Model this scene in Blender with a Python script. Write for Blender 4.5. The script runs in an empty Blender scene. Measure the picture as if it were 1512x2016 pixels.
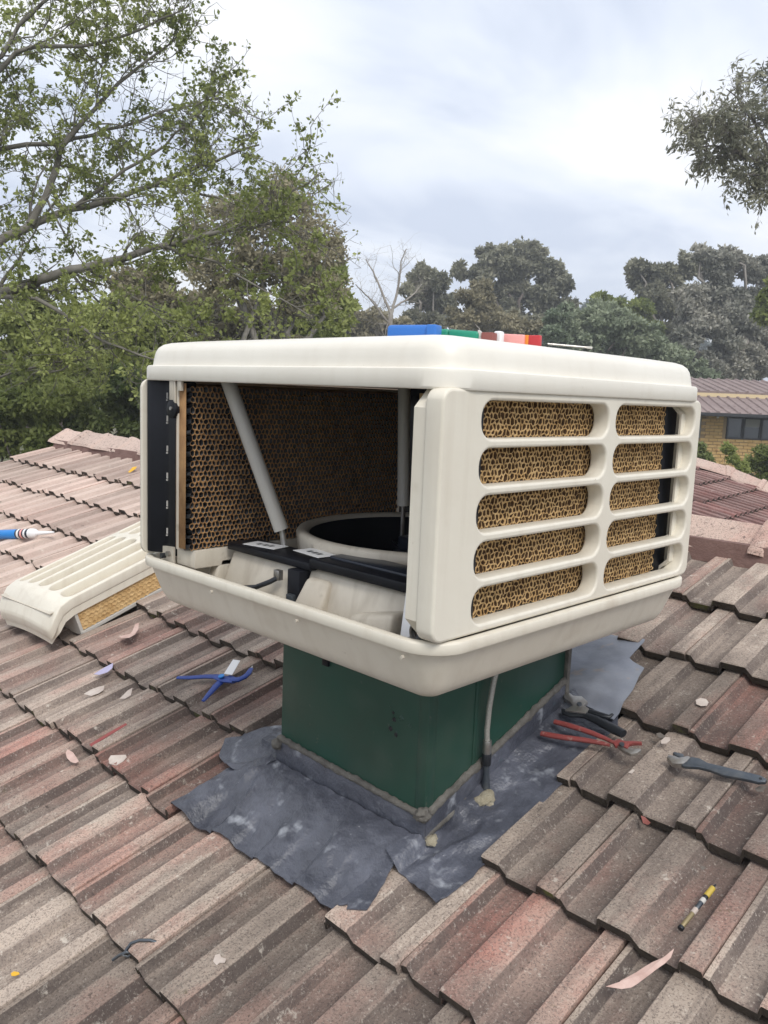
import bpy, bmesh, math, random
import numpy as np
from mathutils import Vector, Matrix, noise as mnoise

sc = bpy.context.scene
COL = sc.collection
R = math.radians
# ------------------------------------------------------------------ camera
CAM = np.array([0.8826, -1.2753, 1.1373])
FPX = 1625.3                       # focal length in pixels of a 1512 x 2016 frame
_yaw, _pit, _rol = R(44.38), R(8.12), R(2.26)
FW = np.array([-math.sin(_yaw)*math.cos(_pit), math.cos(_yaw)*math.cos(_pit), -math.sin(_pit)])
_r = np.array([math.cos(_yaw), math.sin(_yaw), 0.0]); _u = np.cross(_r, FW)
RT = _r*math.cos(_rol)+_u*math.sin(_rol)
UP = -_r*math.sin(_rol)+_u*math.cos(_rol)
cd = bpy.data.cameras.new('camera'); cam = bpy.data.objects.new('camera', cd); COL.objects.link(cam)
cd.sensor_fit = 'VERTICAL'; cd.sensor_height = 36; cd.sensor_width = 27; cd.lens = FPX/2016*36
cd.clip_start = 0.05; cd.clip_end = 3000
m = Matrix.Identity(4)
for i in range(3):
    m[i][0] = RT[i]; m[i][1] = UP[i]; m[i][2] = -FW[i]; m[i][3] = CAM[i]
cam.matrix_world = m
sc.camera = cam
# ------------------------------------------------------------------ sky and light
SUN_EL, SUN_AZ = 50, 116           # azimuth clockwise from +Y
w = bpy.data.worlds.new('World'); sc.world = w; w.use_nodes = True
nt = w.node_tree; N = nt.nodes; L = nt.links; N.clear()
wo = N.new('ShaderNodeOutputWorld')
sky = N.new('ShaderNodeTexSky'); sky.sky_type = 'NISHITA'; sky.sun_disc = False
sky.sun_elevation = R(SUN_EL); sky.sun_rotation = R(SUN_AZ)
b1 = N.new('ShaderNodeBackground'); b1.inputs['Strength'].default_value = 0.1
L.new(sky.outputs[0], b1.inputs['Color'])
tc = N.new('ShaderNodeTexCoord')
sep = N.new('ShaderNodeSeparateXYZ'); L.new(tc.outputs['Generated'], sep.inputs[0])
def wmath(op, a, b=None):
    n = N.new('ShaderNodeMath'); n.operation = op
    for i, v in enumerate((a, b)):
        if v is None: continue
        if isinstance(v, (int, float)): n.inputs[i].default_value = v
        else: L.new(v, n.inputs[i])
    return n.outputs[0]
zc = wmath('ADD', wmath('MAXIMUM', sep.outputs[2], 0.0), 0.16)
cmb = N.new('ShaderNodeCombineXYZ')
L.new(wmath('DIVIDE', sep.outputs[0], zc), cmb.inputs[0]); L.new(wmath('DIVIDE', sep.outputs[1], zc), cmb.inputs[1])
n1 = N.new('ShaderNodeTexNoise'); n1.inputs['Scale'].default_value = 1.5; n1.inputs['Detail'].default_value = 5
n1.inputs['Roughness'].default_value = 0.5; n1.inputs['Distortion'].default_value = 0.4
mp = N.new('ShaderNodeMapping'); mp.inputs['Location'].default_value = (5.6, 2.9, 0.4); mp.inputs['Rotation'].default_value = (0, 0, R(45)); mp.inputs['Scale'].default_value = (1.0, .6, 1.0)
L.new(cmb.outputs[0], mp.inputs[0]); L.new(mp.outputs[0], n1.inputs['Vector'])
cr = N.new('ShaderNodeValToRGB')
cr.color_ramp.elements[0].position = 0.36; cr.color_ramp.elements[0].color = (0.53, 0.585, 0.70, 1)
cr.color_ramp.elements[1].position = 0.62; cr.color_ramp.elements[1].color = (0.84, 0.85, 0.875, 1)
e = cr.color_ramp.elements.new(0.48); e.color = (0.69, 0.735, 0.82, 1)
L.new(n1.outputs[0], cr.inputs[0])
b2 = N.new('ShaderNodeBackground'); b2.inputs['Strength'].default_value = 1.02
L.new(cr.outputs[0], b2.inputs['Color'])
mx = N.new('ShaderNodeMixShader'); mx.inputs[0].default_value = 0.93
L.new(b1.outputs[0], mx.inputs[1]); L.new(b2.outputs[0], mx.inputs[2]); L.new(mx.outputs[0], wo.inputs[0])
sl = bpy.data.lights.new('sun', 'SUN'); so = bpy.data.objects.new('sun', sl); COL.objects.link(so)
sl.energy = 1.5; sl.angle = R(22); sl.color = (1.0, 0.96, 0.9)
sd = Vector((math.sin(R(SUN_AZ))*math.cos(R(SUN_EL)), math.cos(R(SUN_AZ))*math.cos(R(SUN_EL)), math.sin(R(SUN_EL))))
so.rotation_euler = (-sd).to_track_quat('-Z', 'Y').to_euler()
so.location = (0, 0, 30)
vs = sc.view_settings
vs.view_transform = 'Standard'; vs.look = 'None'; vs.gamma = 1; vs.use_curve_mapping = False; vs.exposure = 0.48
try:
    sc.cycles.max_bounces = 6; sc.cycles.transparent_max_bounces = 6; sc.cycles.diffuse_bounces = 3
except Exception: pass

# ------------------------------------------------------------------ helpers
def at(px, py, dist):
    """a point dist metres along the view direction of a photo pixel"""
    v = FW + (px-756)/FPX*RT - (py-1008)/FPX*UP
    return CAM + v*dist
def on_plane(px, py, n, d):
    v = FW + (px-756)/FPX*RT - (py-1008)/FPX*UP
    n = np.array(n, float); return CAM + v*((d-n@CAM)/(n@v))
def to_px(P):
    d = np.atleast_2d(P)-CAM; z = d@FW
    zz = np.where(z > .05, z, .05)
    return 756+FPX*(d@RT)/zz, 1008-FPX*(d@UP)/zz, z

class MB:
    def __init__(s): s.v = []; s.f = []
    def add(s, vs, fs):
        o = len(s.v); s.v.extend([tuple(map(float, p)) for p in vs]); s.f.extend([tuple(o+i for i in f) for f in fs]); return s
    def box(s, x0, x1, y0, y1, z0, z1):
        vs = [(x0,y0,z0),(x1,y0,z0),(x1,y1,z0),(x0,y1,z0),(x0,y0,z1),(x1,y0,z1),(x1,y1,z1),(x0,y1,z1)]
        return s.add(vs, [(0,3,2,1),(4,5,6,7),(0,1,5,4),(1,2,6,5),(2,3,7,6),(3,0,4,7)])
    def hexa(s, bottom, top):
        n = len(bottom)
        return s.add(list(bottom)+list(top), [tuple(reversed(range(n))), tuple(range(n, 2*n))]+[(i,(i+1)%n,n+(i+1)%n,n+i) for i in range(n)])
    def loft(s, rings, cap0=True, cap1=True):
        n = len(rings[0]); vs = [p for r in rings for p in r]; fs = []
        for k in range(len(rings)-1):
            for i in range(n):
                a = k*n+i; b = k*n+(i+1)%n; fs.append((a, b, b+n, a+n))
        if cap0: fs.append(tuple(reversed(range(n))))
        if cap1: fs.append(tuple(range((len(rings)-1)*n, len(rings)*n)))
        return s.add(vs, fs)
    def tube(s, pts, rad, n=8, caps=True, flat=None):
        pts = [np.array(p, float) for p in pts]
        if isinstance(rad, (int, float)): rad = [rad]*len(pts)
        rings = []; ref = None
        for i, p in enumerate(pts):
            t = pts[min(i+1, len(pts)-1)]-pts[max(i-1, 0)]; t = t/(np.linalg.norm(t)+1e-12)
            if ref is None:
                ref = np.array([0,0,1.]) if abs(t[2]) < .9 else np.array([1.,0,0])
            a = np.cross(t, ref); a /= np.linalg.norm(a)+1e-12; b = np.cross(a, t)
            ref = b
            fl = 1 if flat is None else flat
            rings.append([p+rad[i]*(a*math.cos(2*math.pi*k/n)+fl*b*math.sin(2*math.pi*k/n)) for k in range(n)])
        return s.loft(rings, caps, caps)

def mesh_from(mb, name):
    me = bpy.data.meshes.new(name); me.from_pydata(mb.v, [], mb.f); me.update(); return me
def fix_normals(me):
    bm = bmesh.new(); bm.from_mesh(me); bmesh.ops.recalc_face_normals(bm, faces=bm.faces); bm.to_mesh(me); bm.free()
def smooth(me, ang=35):
    me.polygons.foreach_set('use_smooth', [True]*len(me.polygons))
    try: me.set_sharp_from_angle(angle=R(ang))
    except Exception: pass
def bevel(me, w, seg=2, ang=35):
    bm = bmesh.new(); bm.from_mesh(me)
    bmesh.ops.recalc_face_normals(bm, faces=bm.faces)
    es = [e for e in bm.edges if len(e.link_faces) == 2 and e.calc_face_angle(0) > R(ang)]
    bmesh.ops.bevel(bm, geom=es, offset=w, segments=seg, profile=.5, affect='EDGES', clamp_overlap=True)
    bm.to_mesh(me); bm.free()
def put(name, me, mat, parent=None, ang=35, world=True):
    """link a mesh as one object; world-space vertices are moved into the parent's frame"""
    o = bpy.data.objects.new(name, me); COL.objects.link(o)
    if mat is not None and len(me.materials) == 0: me.materials.append(mat)
    if parent is not None:
        o.parent = parent
        if world: me.transform(WM[parent.name].inverted())
    WM[o.name] = WM[parent.name] if parent is not None else Matrix.Identity(4)
    return o
WM = {}
def part(name, mb, mat, parent=None, bev=0, seg=2, ang=35, fix=True, sm=True):
    me = mesh_from(mb, name)
    if fix: fix_normals(me)
    if bev: bevel(me, bev, seg)
    if sm: smooth(me, ang)
    return put(name, me, mat, parent)
def thing(name, label, cat, loc=(0,0,0), group=None, mat4=None):
    o = bpy.data.objects.new(name, None); COL.objects.link(o); o.empty_display_size = .1
    M4 = mat4 if mat4 is not None else Matrix.Translation(Vector(loc))
    o.matrix_world = M4; WM[o.name] = M4.copy()
    tag(o, label, cat, group); return o
def tag(o, label, cat, group=None):
    o['label'] = label; o['category'] = cat
    if group: o['group'] = group
    return o
def np_mesh(name, V, F):
    """fast mesh from numpy: V (n,3), F (m,k) with constant k"""
    me = bpy.data.meshes.new(name); V = np.asarray(V, np.float32); F = np.asarray(F, np.int32)
    k = F.shape[1]
    me.vertices.add(len(V)); me.vertices.foreach_set('co', V.ravel())
    me.loops.add(F.size); me.loops.foreach_set('vertex_index', F.ravel())
    me.polygons.add(len(F)); me.polygons.foreach_set('loop_start', np.arange(0, F.size, k, dtype=np.int32))
    me.polygons.foreach_set('loop_total', np.full(len(F), k, np.int32))
    me.update(calc_edges=True); return me

# ------------------------------------------------------------------ materials
def mat(name, col, rough=.6, metal=0, spec=.5, var=None, vscale=6, vdetail=6, bump=0, bscale=60, spots=None, coat=0, coord='Object', stretch=None, streak=None):
    """principled + optional colour variation noise, speckles and bump"""
    M_ = bpy.data.materials.new(name); M_.use_nodes = True; t = M_.node_tree; nn = t.nodes; ll = t.links
    p = nn['Principled BSDF']; p.inputs['Base Color'].default_value = (*col, 1); p.inputs['Roughness'].default_value = rough
    p.inputs['Metallic'].default_value = metal; p.inputs['Specular IOR Level'].default_value = spec
    if coat: p.inputs['Coat Weight'].default_value = coat
    tcn = nn.new('ShaderNodeTexCoord')
    if coord == 'World':
        g = nn.new('ShaderNodeNewGeometry'); src = g.outputs['Position']
    else: src = tcn.outputs[coord]
    if stretch:
        mpn = nn.new('ShaderNodeMapping'); mpn.inputs['Scale'].default_value = stretch; ll.new(src, mpn.inputs[0]); src = mpn.outputs[0]
    cur = None
    def ramp(sock, lo, hi):
        r_ = nn.new('ShaderNodeMapRange'); r_.inputs[1].default_value = lo; r_.inputs[2].default_value = hi
        ll.new(sock, r_.inputs[0]); return r_.outputs[0]
    def mixc(fac, a, b):
        mm = nn.new('ShaderNodeMix'); mm.data_type = 'RGBA'
        ll.new(fac, mm.inputs[0])
        for k, v in ((6, a), (7, b)):
            if isinstance(v, tuple): mm.inputs[k].default_value = (*v, 1)
            else: ll.new(v, mm.inputs[k])
        return mm.outputs[2]
    def nz(scale, detail=5, rough_=.6, dist=0):
        z = nn.new('ShaderNodeTexNoise'); z.inputs['Scale'].default_value = scale; z.inputs['Detail'].default_value = detail
        z.inputs['Roughness'].default_value = rough_; z.inputs['Distortion'].default_value = dist
        ll.new(src, z.inputs['Vector']); return z.outputs[0]
    if var is not None:
        cur = mixc(ramp(nz(vscale, vdetail), .35, .68), col, var)
    if spots is not None:
        for (scol, sscale, lo, hi) in spots:
            cur = mixc(ramp(nz(sscale, 3), lo, hi), cur if cur is not None else col, scol)
    if streak is not None:
        g2 = nn.new('ShaderNodeNewGeometry'); m3 = nn.new('ShaderNodeMapping'); m3.inputs['Scale'].default_value = (26, 26, 1.4); ll.new(g2.outputs['Position'], m3.inputs[0])
        z3 = nn.new('ShaderNodeTexNoise'); z3.inputs['Scale'].default_value = 1.0; z3.inputs['Detail'].default_value = 5; ll.new(m3.outputs[0], z3.inputs['Vector'])
        f3 = nn.new('ShaderNodeMath'); f3.operation = 'MULTIPLY'; f3.inputs[1].default_value = streak[1]; ll.new(ramp(z3.outputs[0], .50, .78), f3.inputs[0])
        cur = mixc(f3.outputs[0], cur if cur is not None else col, streak[0])
    if cur is not None: ll.new(cur, p.inputs['Base Color'])
    if bump:
        bn = nn.new('ShaderNodeBump'); bn.inputs['Strength'].default_value = bump; bn.inputs['Distance'].default_value = .01
        ll.new(nz(bscale, 6), bn.inputs['Height']); ll.new(bn.outputs[0], p.inputs['Normal'])
    return M_

def tile_mat(name, red, tan, dark, lich, amount=1.0, pale=(.66, .52, .45), fade=1.0, spot=.61):
    M_ = bpy.data.materials.new(name); M_.use_nodes = True; t = M_.node_tree; nn = t.nodes; ll = t.links
    p = nn['Principled BSDF']; p.inputs['Roughness'].default_value = .88; p.inputs['Specular IOR Level'].default_value = .25
    g = nn.new('ShaderNodeNewGeometry'); oi = nn.new('ShaderNodeObjectInfo')
    def nz(scale, detail=5, rough_=.6, stretch=None, off=None):
        src = g.outputs['Position']
        mpn = nn.new('ShaderNodeMapping')
        if stretch: mpn.inputs['Scale'].default_value = stretch
        if off is not None:
            cb = nn.new('ShaderNodeCombineXYZ'); mu = nn.new('ShaderNodeMath'); mu.operation = 'MULTIPLY'; mu.inputs[1].default_value = off
            ll.new(oi.outputs['Random'], mu.inputs[0]); ll.new(mu.outputs[0], cb.inputs[0]); ll.new(cb.outputs[0], mpn.inputs['Location'])
        ll.new(src, mpn.inputs[0]); src = mpn.outputs[0]
        z = nn.new('ShaderNodeTexNoise'); z.inputs['Scale'].default_value = scale; z.inputs['Detail'].default_value = detail
        z.inputs['Roughness'].default_value = rough_; ll.new(src, z.inputs['Vector']); return z.outputs[0]
    def rmp(sock, lo, hi, a=0, b=1):
        r_ = nn.new('ShaderNodeMapRange'); r_.inputs[1].default_value = lo; r_.inputs[2].default_value = hi
        r_.inputs[3].default_value = a; r_.inputs[4].default_value = b; ll.new(sock, r_.inputs[0]); return r_.outputs[0]
    def mth(op, a, b):
        q = nn.new('ShaderNodeMath'); q.operation = op; q.use_clamp = True
        for i, v in enumerate((a, b)):
            if isinstance(v, (int, float)): q.inputs[i].default_value = v
            else: ll.new(v, q.inputs[i])
        return q.outputs[0]
    def mixc(fac, a, b):
        mm = nn.new('ShaderNodeMix'); mm.data_type = 'RGBA'; ll.new(fac, mm.inputs[0])
        for k, v in ((6, a), (7, b)):
            if isinstance(v, tuple): mm.inputs[k].default_value = (*v, 1)
            else: ll.new(v, mm.inputs[k])
        return mm.outputs[2]
    # tan weathered concrete with patches of the old red coat, per tile
    patch = rmp(nz(4.5, 6, .65, (1, .55, .55), 7.0), .42, .62)
    rnd = rmp(oi.outputs['Random'], 0, 1, -.60, .40)
    c = mixc(mth('ADD', mth('MULTIPLY', patch, .75), rnd), tan, red)
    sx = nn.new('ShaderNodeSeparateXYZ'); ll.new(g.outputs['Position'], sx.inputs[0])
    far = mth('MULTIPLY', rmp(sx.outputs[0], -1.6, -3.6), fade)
    c = mixc(mth('MULTIPLY', far, .8), c, pale)  # pinker tiles at far left, their brighter light also painted into the colour
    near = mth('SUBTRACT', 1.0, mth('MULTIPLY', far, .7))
    # dirt caked on the sloping sides of the rolls, broken up by noise
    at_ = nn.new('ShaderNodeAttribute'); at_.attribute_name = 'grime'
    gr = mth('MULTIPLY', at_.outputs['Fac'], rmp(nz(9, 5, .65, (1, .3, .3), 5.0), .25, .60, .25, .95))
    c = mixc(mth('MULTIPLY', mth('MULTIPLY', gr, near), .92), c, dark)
    # streaks running down the slope
    st = rmp(nz(34, 4, .6, (1, .07, .07), 3.0), .50, .62)
    c = mixc(mth('MULTIPLY', mth('MULTIPLY', st, near), .30*amount), c, dark)
    # broad dark weathering
    br = rmp(nz(1.7, 6, .62), .44, .64)
    c = mixc(mth('MULTIPLY', mth('MULTIPLY', br, near), .60*amount), c, dark)
    # fine aggregate speckle, dark and pale
    c = mixc(mth('MULTIPLY', mth('MULTIPLY', rmp(nz(190, 3, .8), .50, .62), near), .66), c, dark)
    c = mixc(mth('MULTIPLY', rmp(nz(150, 3, .8), .57, .70), .42), c, lich)
    c = mixc(mth('MULTIPLY', rmp(nz(30, 5, .75), .60, .70), .60), c, lich)
    c = mixc(mth('MULTIPLY', rmp(nz(48, 5, .75, None, 2.0), spot, spot+.09), .75), c, (dark[0]*.6, dark[1]*.6, dark[2]*.6))
    # moss on some places
    c = mixc(mth('MULTIPLY', rmp(nz(11, 6, .7), .66, .74), .55), c, (.075, .07, .022))
    hv = nn.new('ShaderNodeHueSaturation'); ll.new(c, hv.inputs['Color'])
    w2 = nn.new('ShaderNodeTexWhiteNoise'); w2.noise_dimensions = '1D'; ll.new(oi.outputs['Random'], w2.inputs['W'])
    ll.new(rmp(w2.outputs['Value'], 0, 1, .74, 1.2), hv.inputs['Value']); hv.inputs['Saturation'].default_value = 1.06
    ll.new(hv.outputs[0], p.inputs['Base Color'])
    bn = nn.new('ShaderNodeBump'); bn.inputs['Strength'].default_value = .55; bn.inputs['Distance'].default_value = .004
    ll.new(nz(170, 5, .7), bn.inputs['Height'])
    bn2 = nn.new('ShaderNodeBump'); bn2.inputs['Strength'].default_value = .35; bn2.inputs['Distance'].default_value = .01
    ll.new(nz(28, 4, .6), bn2.inputs['Height']); ll.new(bn.outputs[0], bn2.inputs['Normal']); ll.new(bn2.outputs[0], p.inputs['Normal'])
    return M_

def leaf_mat(name, c1, c2, trans=.3, scale=1.2):
    M_ = bpy.data.materials.new(name); M_.use_nodes = True; t = M_.node_tree; nn = t.nodes; ll = t.links; nn.clear()
    out = nn.new('ShaderNodeOutputMaterial'); g = nn.new('ShaderNodeNewGeometry')
    z = nn.new('ShaderNodeTexNoise'); z.inputs['Scale'].default_value = scale; z.inputs['Detail'].default_value = 3
    ll.new(g.outputs['Position'], z.inputs['Vector'])
    ad = nn.new('ShaderNodeMath'); ad.operation = 'ADD'; ad.use_clamp = True
    mr = nn.new('ShaderNodeMapRange'); mr.inputs[1].default_value = .35; mr.inputs[2].default_value = .65; mr.inputs[3].default_value = -.25; mr.inputs[4].default_value = .75
    ll.new(z.outputs[0], mr.inputs[0])
    m2 = nn.new('ShaderNodeMath'); m2.operation = 'MULTIPLY'; m2.inputs[1].default_value = .5
    ll.new(g.outputs['Random Per Island'], m2.inputs[0]); ll.new(mr.outputs[0], ad.inputs[0]); ll.new(m2.outputs[0], ad.inputs[1])
    mm = nn.new('ShaderNodeMix'); mm.data_type = 'RGBA'; mm.inputs[6].default_value = (*c1, 1); mm.inputs[7].default_value = (*c2, 1)
    ll.new(ad.outputs[0], mm.inputs[0])
    d = nn.new('ShaderNodeBsdfPrincipled'); d.inputs['Roughness'].default_value = .55; d.inputs['Specular IOR Level'].default_value = .35
    tr = nn.new('ShaderNodeBsdfTranslucent'); mixs = nn.new('ShaderNodeMixShader'); mixs.inputs[0].default_value = trans
    ll.new(mm.outputs[2], d.inputs['Base Color']); ll.new(mm.outputs[2], tr.inputs['Color'])
    ll.new(d.outputs[0], mixs.inputs[1]); ll.new(tr.outputs[0], mixs.inputs[2]); ll.new(mixs.outputs[0], out.inputs[0])
    return M_

M = {}
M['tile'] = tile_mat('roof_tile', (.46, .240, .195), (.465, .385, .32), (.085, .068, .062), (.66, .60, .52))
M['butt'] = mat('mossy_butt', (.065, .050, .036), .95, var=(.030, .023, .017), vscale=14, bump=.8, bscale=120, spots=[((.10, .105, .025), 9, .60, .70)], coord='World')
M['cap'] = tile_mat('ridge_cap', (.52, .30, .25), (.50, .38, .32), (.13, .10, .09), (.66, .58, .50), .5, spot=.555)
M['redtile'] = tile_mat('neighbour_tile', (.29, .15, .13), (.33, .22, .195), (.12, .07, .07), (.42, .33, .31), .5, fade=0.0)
M['mortar'] = mat('mortar', (.22, .135, .115), .95, var=(.16, .09, .075), vscale=9, bump=.5, bscale=90, coord='World')
M['underlay'] = mat('underlay', (.035, .03, .028), .95)
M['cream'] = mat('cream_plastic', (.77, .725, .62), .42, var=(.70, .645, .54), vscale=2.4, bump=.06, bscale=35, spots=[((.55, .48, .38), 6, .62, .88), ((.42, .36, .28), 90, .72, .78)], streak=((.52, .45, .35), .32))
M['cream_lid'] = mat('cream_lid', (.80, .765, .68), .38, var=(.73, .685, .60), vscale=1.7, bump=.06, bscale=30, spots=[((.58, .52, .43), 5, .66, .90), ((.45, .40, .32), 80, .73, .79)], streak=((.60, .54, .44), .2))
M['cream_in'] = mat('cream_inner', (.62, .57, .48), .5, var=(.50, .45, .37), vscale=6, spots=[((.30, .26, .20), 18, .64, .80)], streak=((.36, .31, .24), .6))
M['black'] = mat('black_plastic', (.006, .0065, .009), .45, spec=.22, var=(.011, .012, .017), vscale=5)
M['navy'] = mat('navy_plastic', (.012, .016, .026), .35, var=(.02, .026, .04), vscale=4)
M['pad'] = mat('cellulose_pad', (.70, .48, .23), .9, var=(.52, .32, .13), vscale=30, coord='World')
M['pad_in'] = mat('cellulose_pad_inner', (.42, .24, .10), .9, var=(.26, .135, .055), vscale=30, coord='World')  # darker copy of the pad; the dim interior is put into its colour
M['flute'] = mat('wet_shaded_flute', (.13, .066, .026), .8, var=(.075, .038, .015), vscale=30, coord='World')  # wet flute walls, darkened further to paint the shade inside the cells
M['pad_dark'] = mat('shaded_pad', (.013, .008, .005), .95, spec=.05, var=(.008, .005, .003), vscale=30, coord='World')  # back pad nearly black: the unlit depth of the cooler is painted in
M['green'] = mat('green_paint', (.014, .066, .046), .36, var=(.020, .056, .040), vscale=4, bump=.10, bscale=9, spots=[((.11, .12, .10), 30, .68, .80), ((.05, .085, .065), 3.2, .55, .8)])
M['flash'] = mat('flashing_sheet', (.052, .056, .072), .30, var=(.125, .133, .165), vscale=6, bump=.9, bscale=26, spots=[((.42, .44, .48), 14, .60, .80), ((.07, .20, .21), 13, .70, .82), ((.40, .40, .42), 95, .70, .80)], coord='World')
M['flash_pale'] = mat('flashing_pale', (.17, .185, .225), .55, var=(.25, .265, .30), vscale=6, bump=.3, bscale=20, spots=[((.36, .27, .19), 8, .62, .74)], coord='World')
M['sealant'] = mat('sealant', (.15, .14, .122), .7, var=(.085, .078, .068), vscale=30, bump=.6, bscale=80, coord='World')
M['patch'] = mat('mortar_patch', (.40, .36, .27), .95, var=(.30, .26, .18), vscale=40, bump=.8, bscale=120, coord='World')
M['steel'] = mat('bare_steel', (.42, .41, .39), .38, metal=.85, var=(.30, .28, .26), vscale=40)
M['dark_steel'] = mat('dark_steel', (.07, .085, .105), .42, metal=.6, var=(.12, .13, .14), vscale=30)
M['blk_grip'] = mat('black_grip', (.012, .014, .018), .45)
M['red_grip'] = mat('red_grip', (.27, .055, .05), .5, var=(.20, .045, .04), vscale=30, spots=[((.35, .20, .17), 60, .6, .75)])
M['blue_paint'] = mat('blue_paint', (.012, .045, .25), .38, var=(.02, .06, .30), vscale=20)
M['blue'] = mat('bright_blue', (.03, .16, .52), .42)
M['sky_blue'] = mat('cartridge_blue', (.015, .22, .62), .4)
M['teal'] = mat('teal_green', (.012, .25, .15), .4)
M['white'] = mat('white_plastic', (.80, .80, .80), .5)
M['pink'] = mat('faded_red', (.80, .36, .33), .45)
M['red'] = mat('red_plastic', (.50, .035, .04), .4)
M['orange'] = mat('orange_plastic', (.75, .26, .03), .45)
M['yellow'] = mat('yellow_band', (.50, .36, .06), .5)
M['brownred'] = mat('rusty_red', (.25, .08, .065), .6)
M['brass'] = mat('tarnished_brass', (.30, .24, .13), .5, metal=.4)
M['pipe'] = mat('grey_pvc', (.52, .50, .46), .5)
M['hose'] = mat('braided_hose', (.30, .29, .26), .45, metal=.3, var=(.45, .44, .40), vscale=300)
M['leaf_dry'] = mat('dry_leaf', (.62, .45, .39), .8, var=(.50, .33, .28), vscale=30)
M['leaf_pale'] = mat('pale_leaf', (.58, .51, .45), .8, var=(.46, .38, .33), vscale=30)
M['leaf_lilac'] = mat('lilac_leaf', (.45, .42, .58), .7)
M['leaf_yellow'] = mat('yellow_leaf', (.75, .42, .03), .7)
M['paint_red'] = mat('red_mark', (.26, .06, .055), .7)
M['bark'] = mat('bark', (.115, .105, .085), .9, var=(.23, .215, .185), vscale=5, bump=.4, bscale=20)
M['bark_pale'] = mat('bark_pale', (.36, .33, .29), .9, var=(.22, .19, .16), vscale=2)
M['bark_dark'] = mat('bark_dark', (.10, .08, .07), .9, var=(.16, .14, .12), vscale=2)
M['lf_near'] = leaf_mat('leaf_near', (.18, .215, .06), (.40, .44, .15), .40, .9)
M['lf_lime'] = leaf_mat('leaf_lime', (.17, .21, .055), (.37, .41, .13), .38, .8)
M['lf_dark'] = leaf_mat('leaf_dark', (.10, .14, .048), (.27, .31, .11), .34, .8)
M['lf_brown'] = leaf_mat('leaf_brown', (.22, .20, .12), (.42, .375, .245), .35, .6)
M['lf_gum'] = leaf_mat('leaf_gum', (.15, .155, .105), (.36, .35, .25), .3, .45)
M['lf_gum2'] = leaf_mat('leaf_gum_grey', (.20, .205, .165), (.46, .44, .37), .3, .4)
M['lf_blue'] = leaf_mat('leaf_bluegreen', (.15, .195, .12), (.34, .38, .25), .3, .3)
M['lf_far'] = leaf_mat('leaf_far', (.16, .19, .17), (.26, .29, .28), .2, .2)
M['grass'] = mat('grass_ground', (.07, .085, .03), .95, var=(.13, .11, .06), vscale=.5, coord='World')
M['brick'] = mat('yellow_brick', (.60, .42, .19), .9, var=(.50, .32, .13), vscale=6, spots=[((.30, .16, .08), 7, .62, .70)], coord='World')
M['joint'] = mat('brick_joint', (.34, .25, .15), .95)
M['house_roof'] = mat('brown_roof', (.23, .175, .165), .85, var=(.29, .225, .21), vscale=1.5, spots=[((.15, .11, .10), 8, .55, .75)], coord='World')
M['house_strip'] = mat('yellow_strip', (.70, .56, .34), .8)
M['house_dark'] = mat('house_dark', (.035, .037, .042), .6)
M['pane'] = mat('window_pane', (.05, .06, .07), .12, spec=.8)
M['blind'] = mat('window_blind', (.26, .26, .25), .8)
# ------------------------------------------------------------------ our roof: plane z = tan(AL) * y, X along the eaves
AL = R(18.6); CA, SA = math.cos(AL), math.sin(AL)
def RP(x, s, h=0.0): return np.array([x, s*CA-h*SA, s*SA+h*CA])
S0, JX, G, TW, STEP = -.1277, -.3149, .3270, .33, .033
rng = random.Random(7)
# profile of one tile from joint to joint: (x, height above the pan)
PROF = [(.0000,.0160),(.0010,.0185),(.0120,.0190),(.0140,.0180),(.0270,-.0010),(.0290,-.0025),(.0975,-.0030),(.0995,-.0020),
        (.1048,.0198),(.1068,.0215),(.1760,.0220),(.1785,.0205),(.1945,-.0010),(.1970,-.0025),(.2750,-.0030),(.2770,-.0020),(.2818,.0198),(.2838,.0215),(.3250,.0220),(.3268,.0200)]
TH = .024
def prof_h(x):
    x = x % TW
    for (a, ha), (b, hb) in zip(PROF, PROF[1:]):
        if a <= x <= b: return ha+(hb-ha)*(x-a)/(b-a+1e-9)
    return .018
def surf_h(x, s):
    """height of the tile surface above the roof plane"""
    k = math.floor((s-S0)/G); sk = S0+k*G
    j = JX + (.5*TW if k % 2 == 0 else 0)
    return prof_h(x-j) - (s-sk)*STEP/G
def clip_profile(x0, x1):
    pts = []
    P_ = PROF
    def hh(x):
        for (a, ha), (b, hb) in zip(P_, P_[1:]):
            if a <= x <= b: return ha+(hb-ha)*(x-a)/(b-a+1e-9)
        return P_[0][1] if x < P_[0][0] else P_[-1][1]
    pts.append((x0, hh(x0)))
    pts += [q for q in P_ if x0+1e-4 < q[0] < x1-1e-4]
    pts.append((x1, hh(x1)))
    return pts
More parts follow.
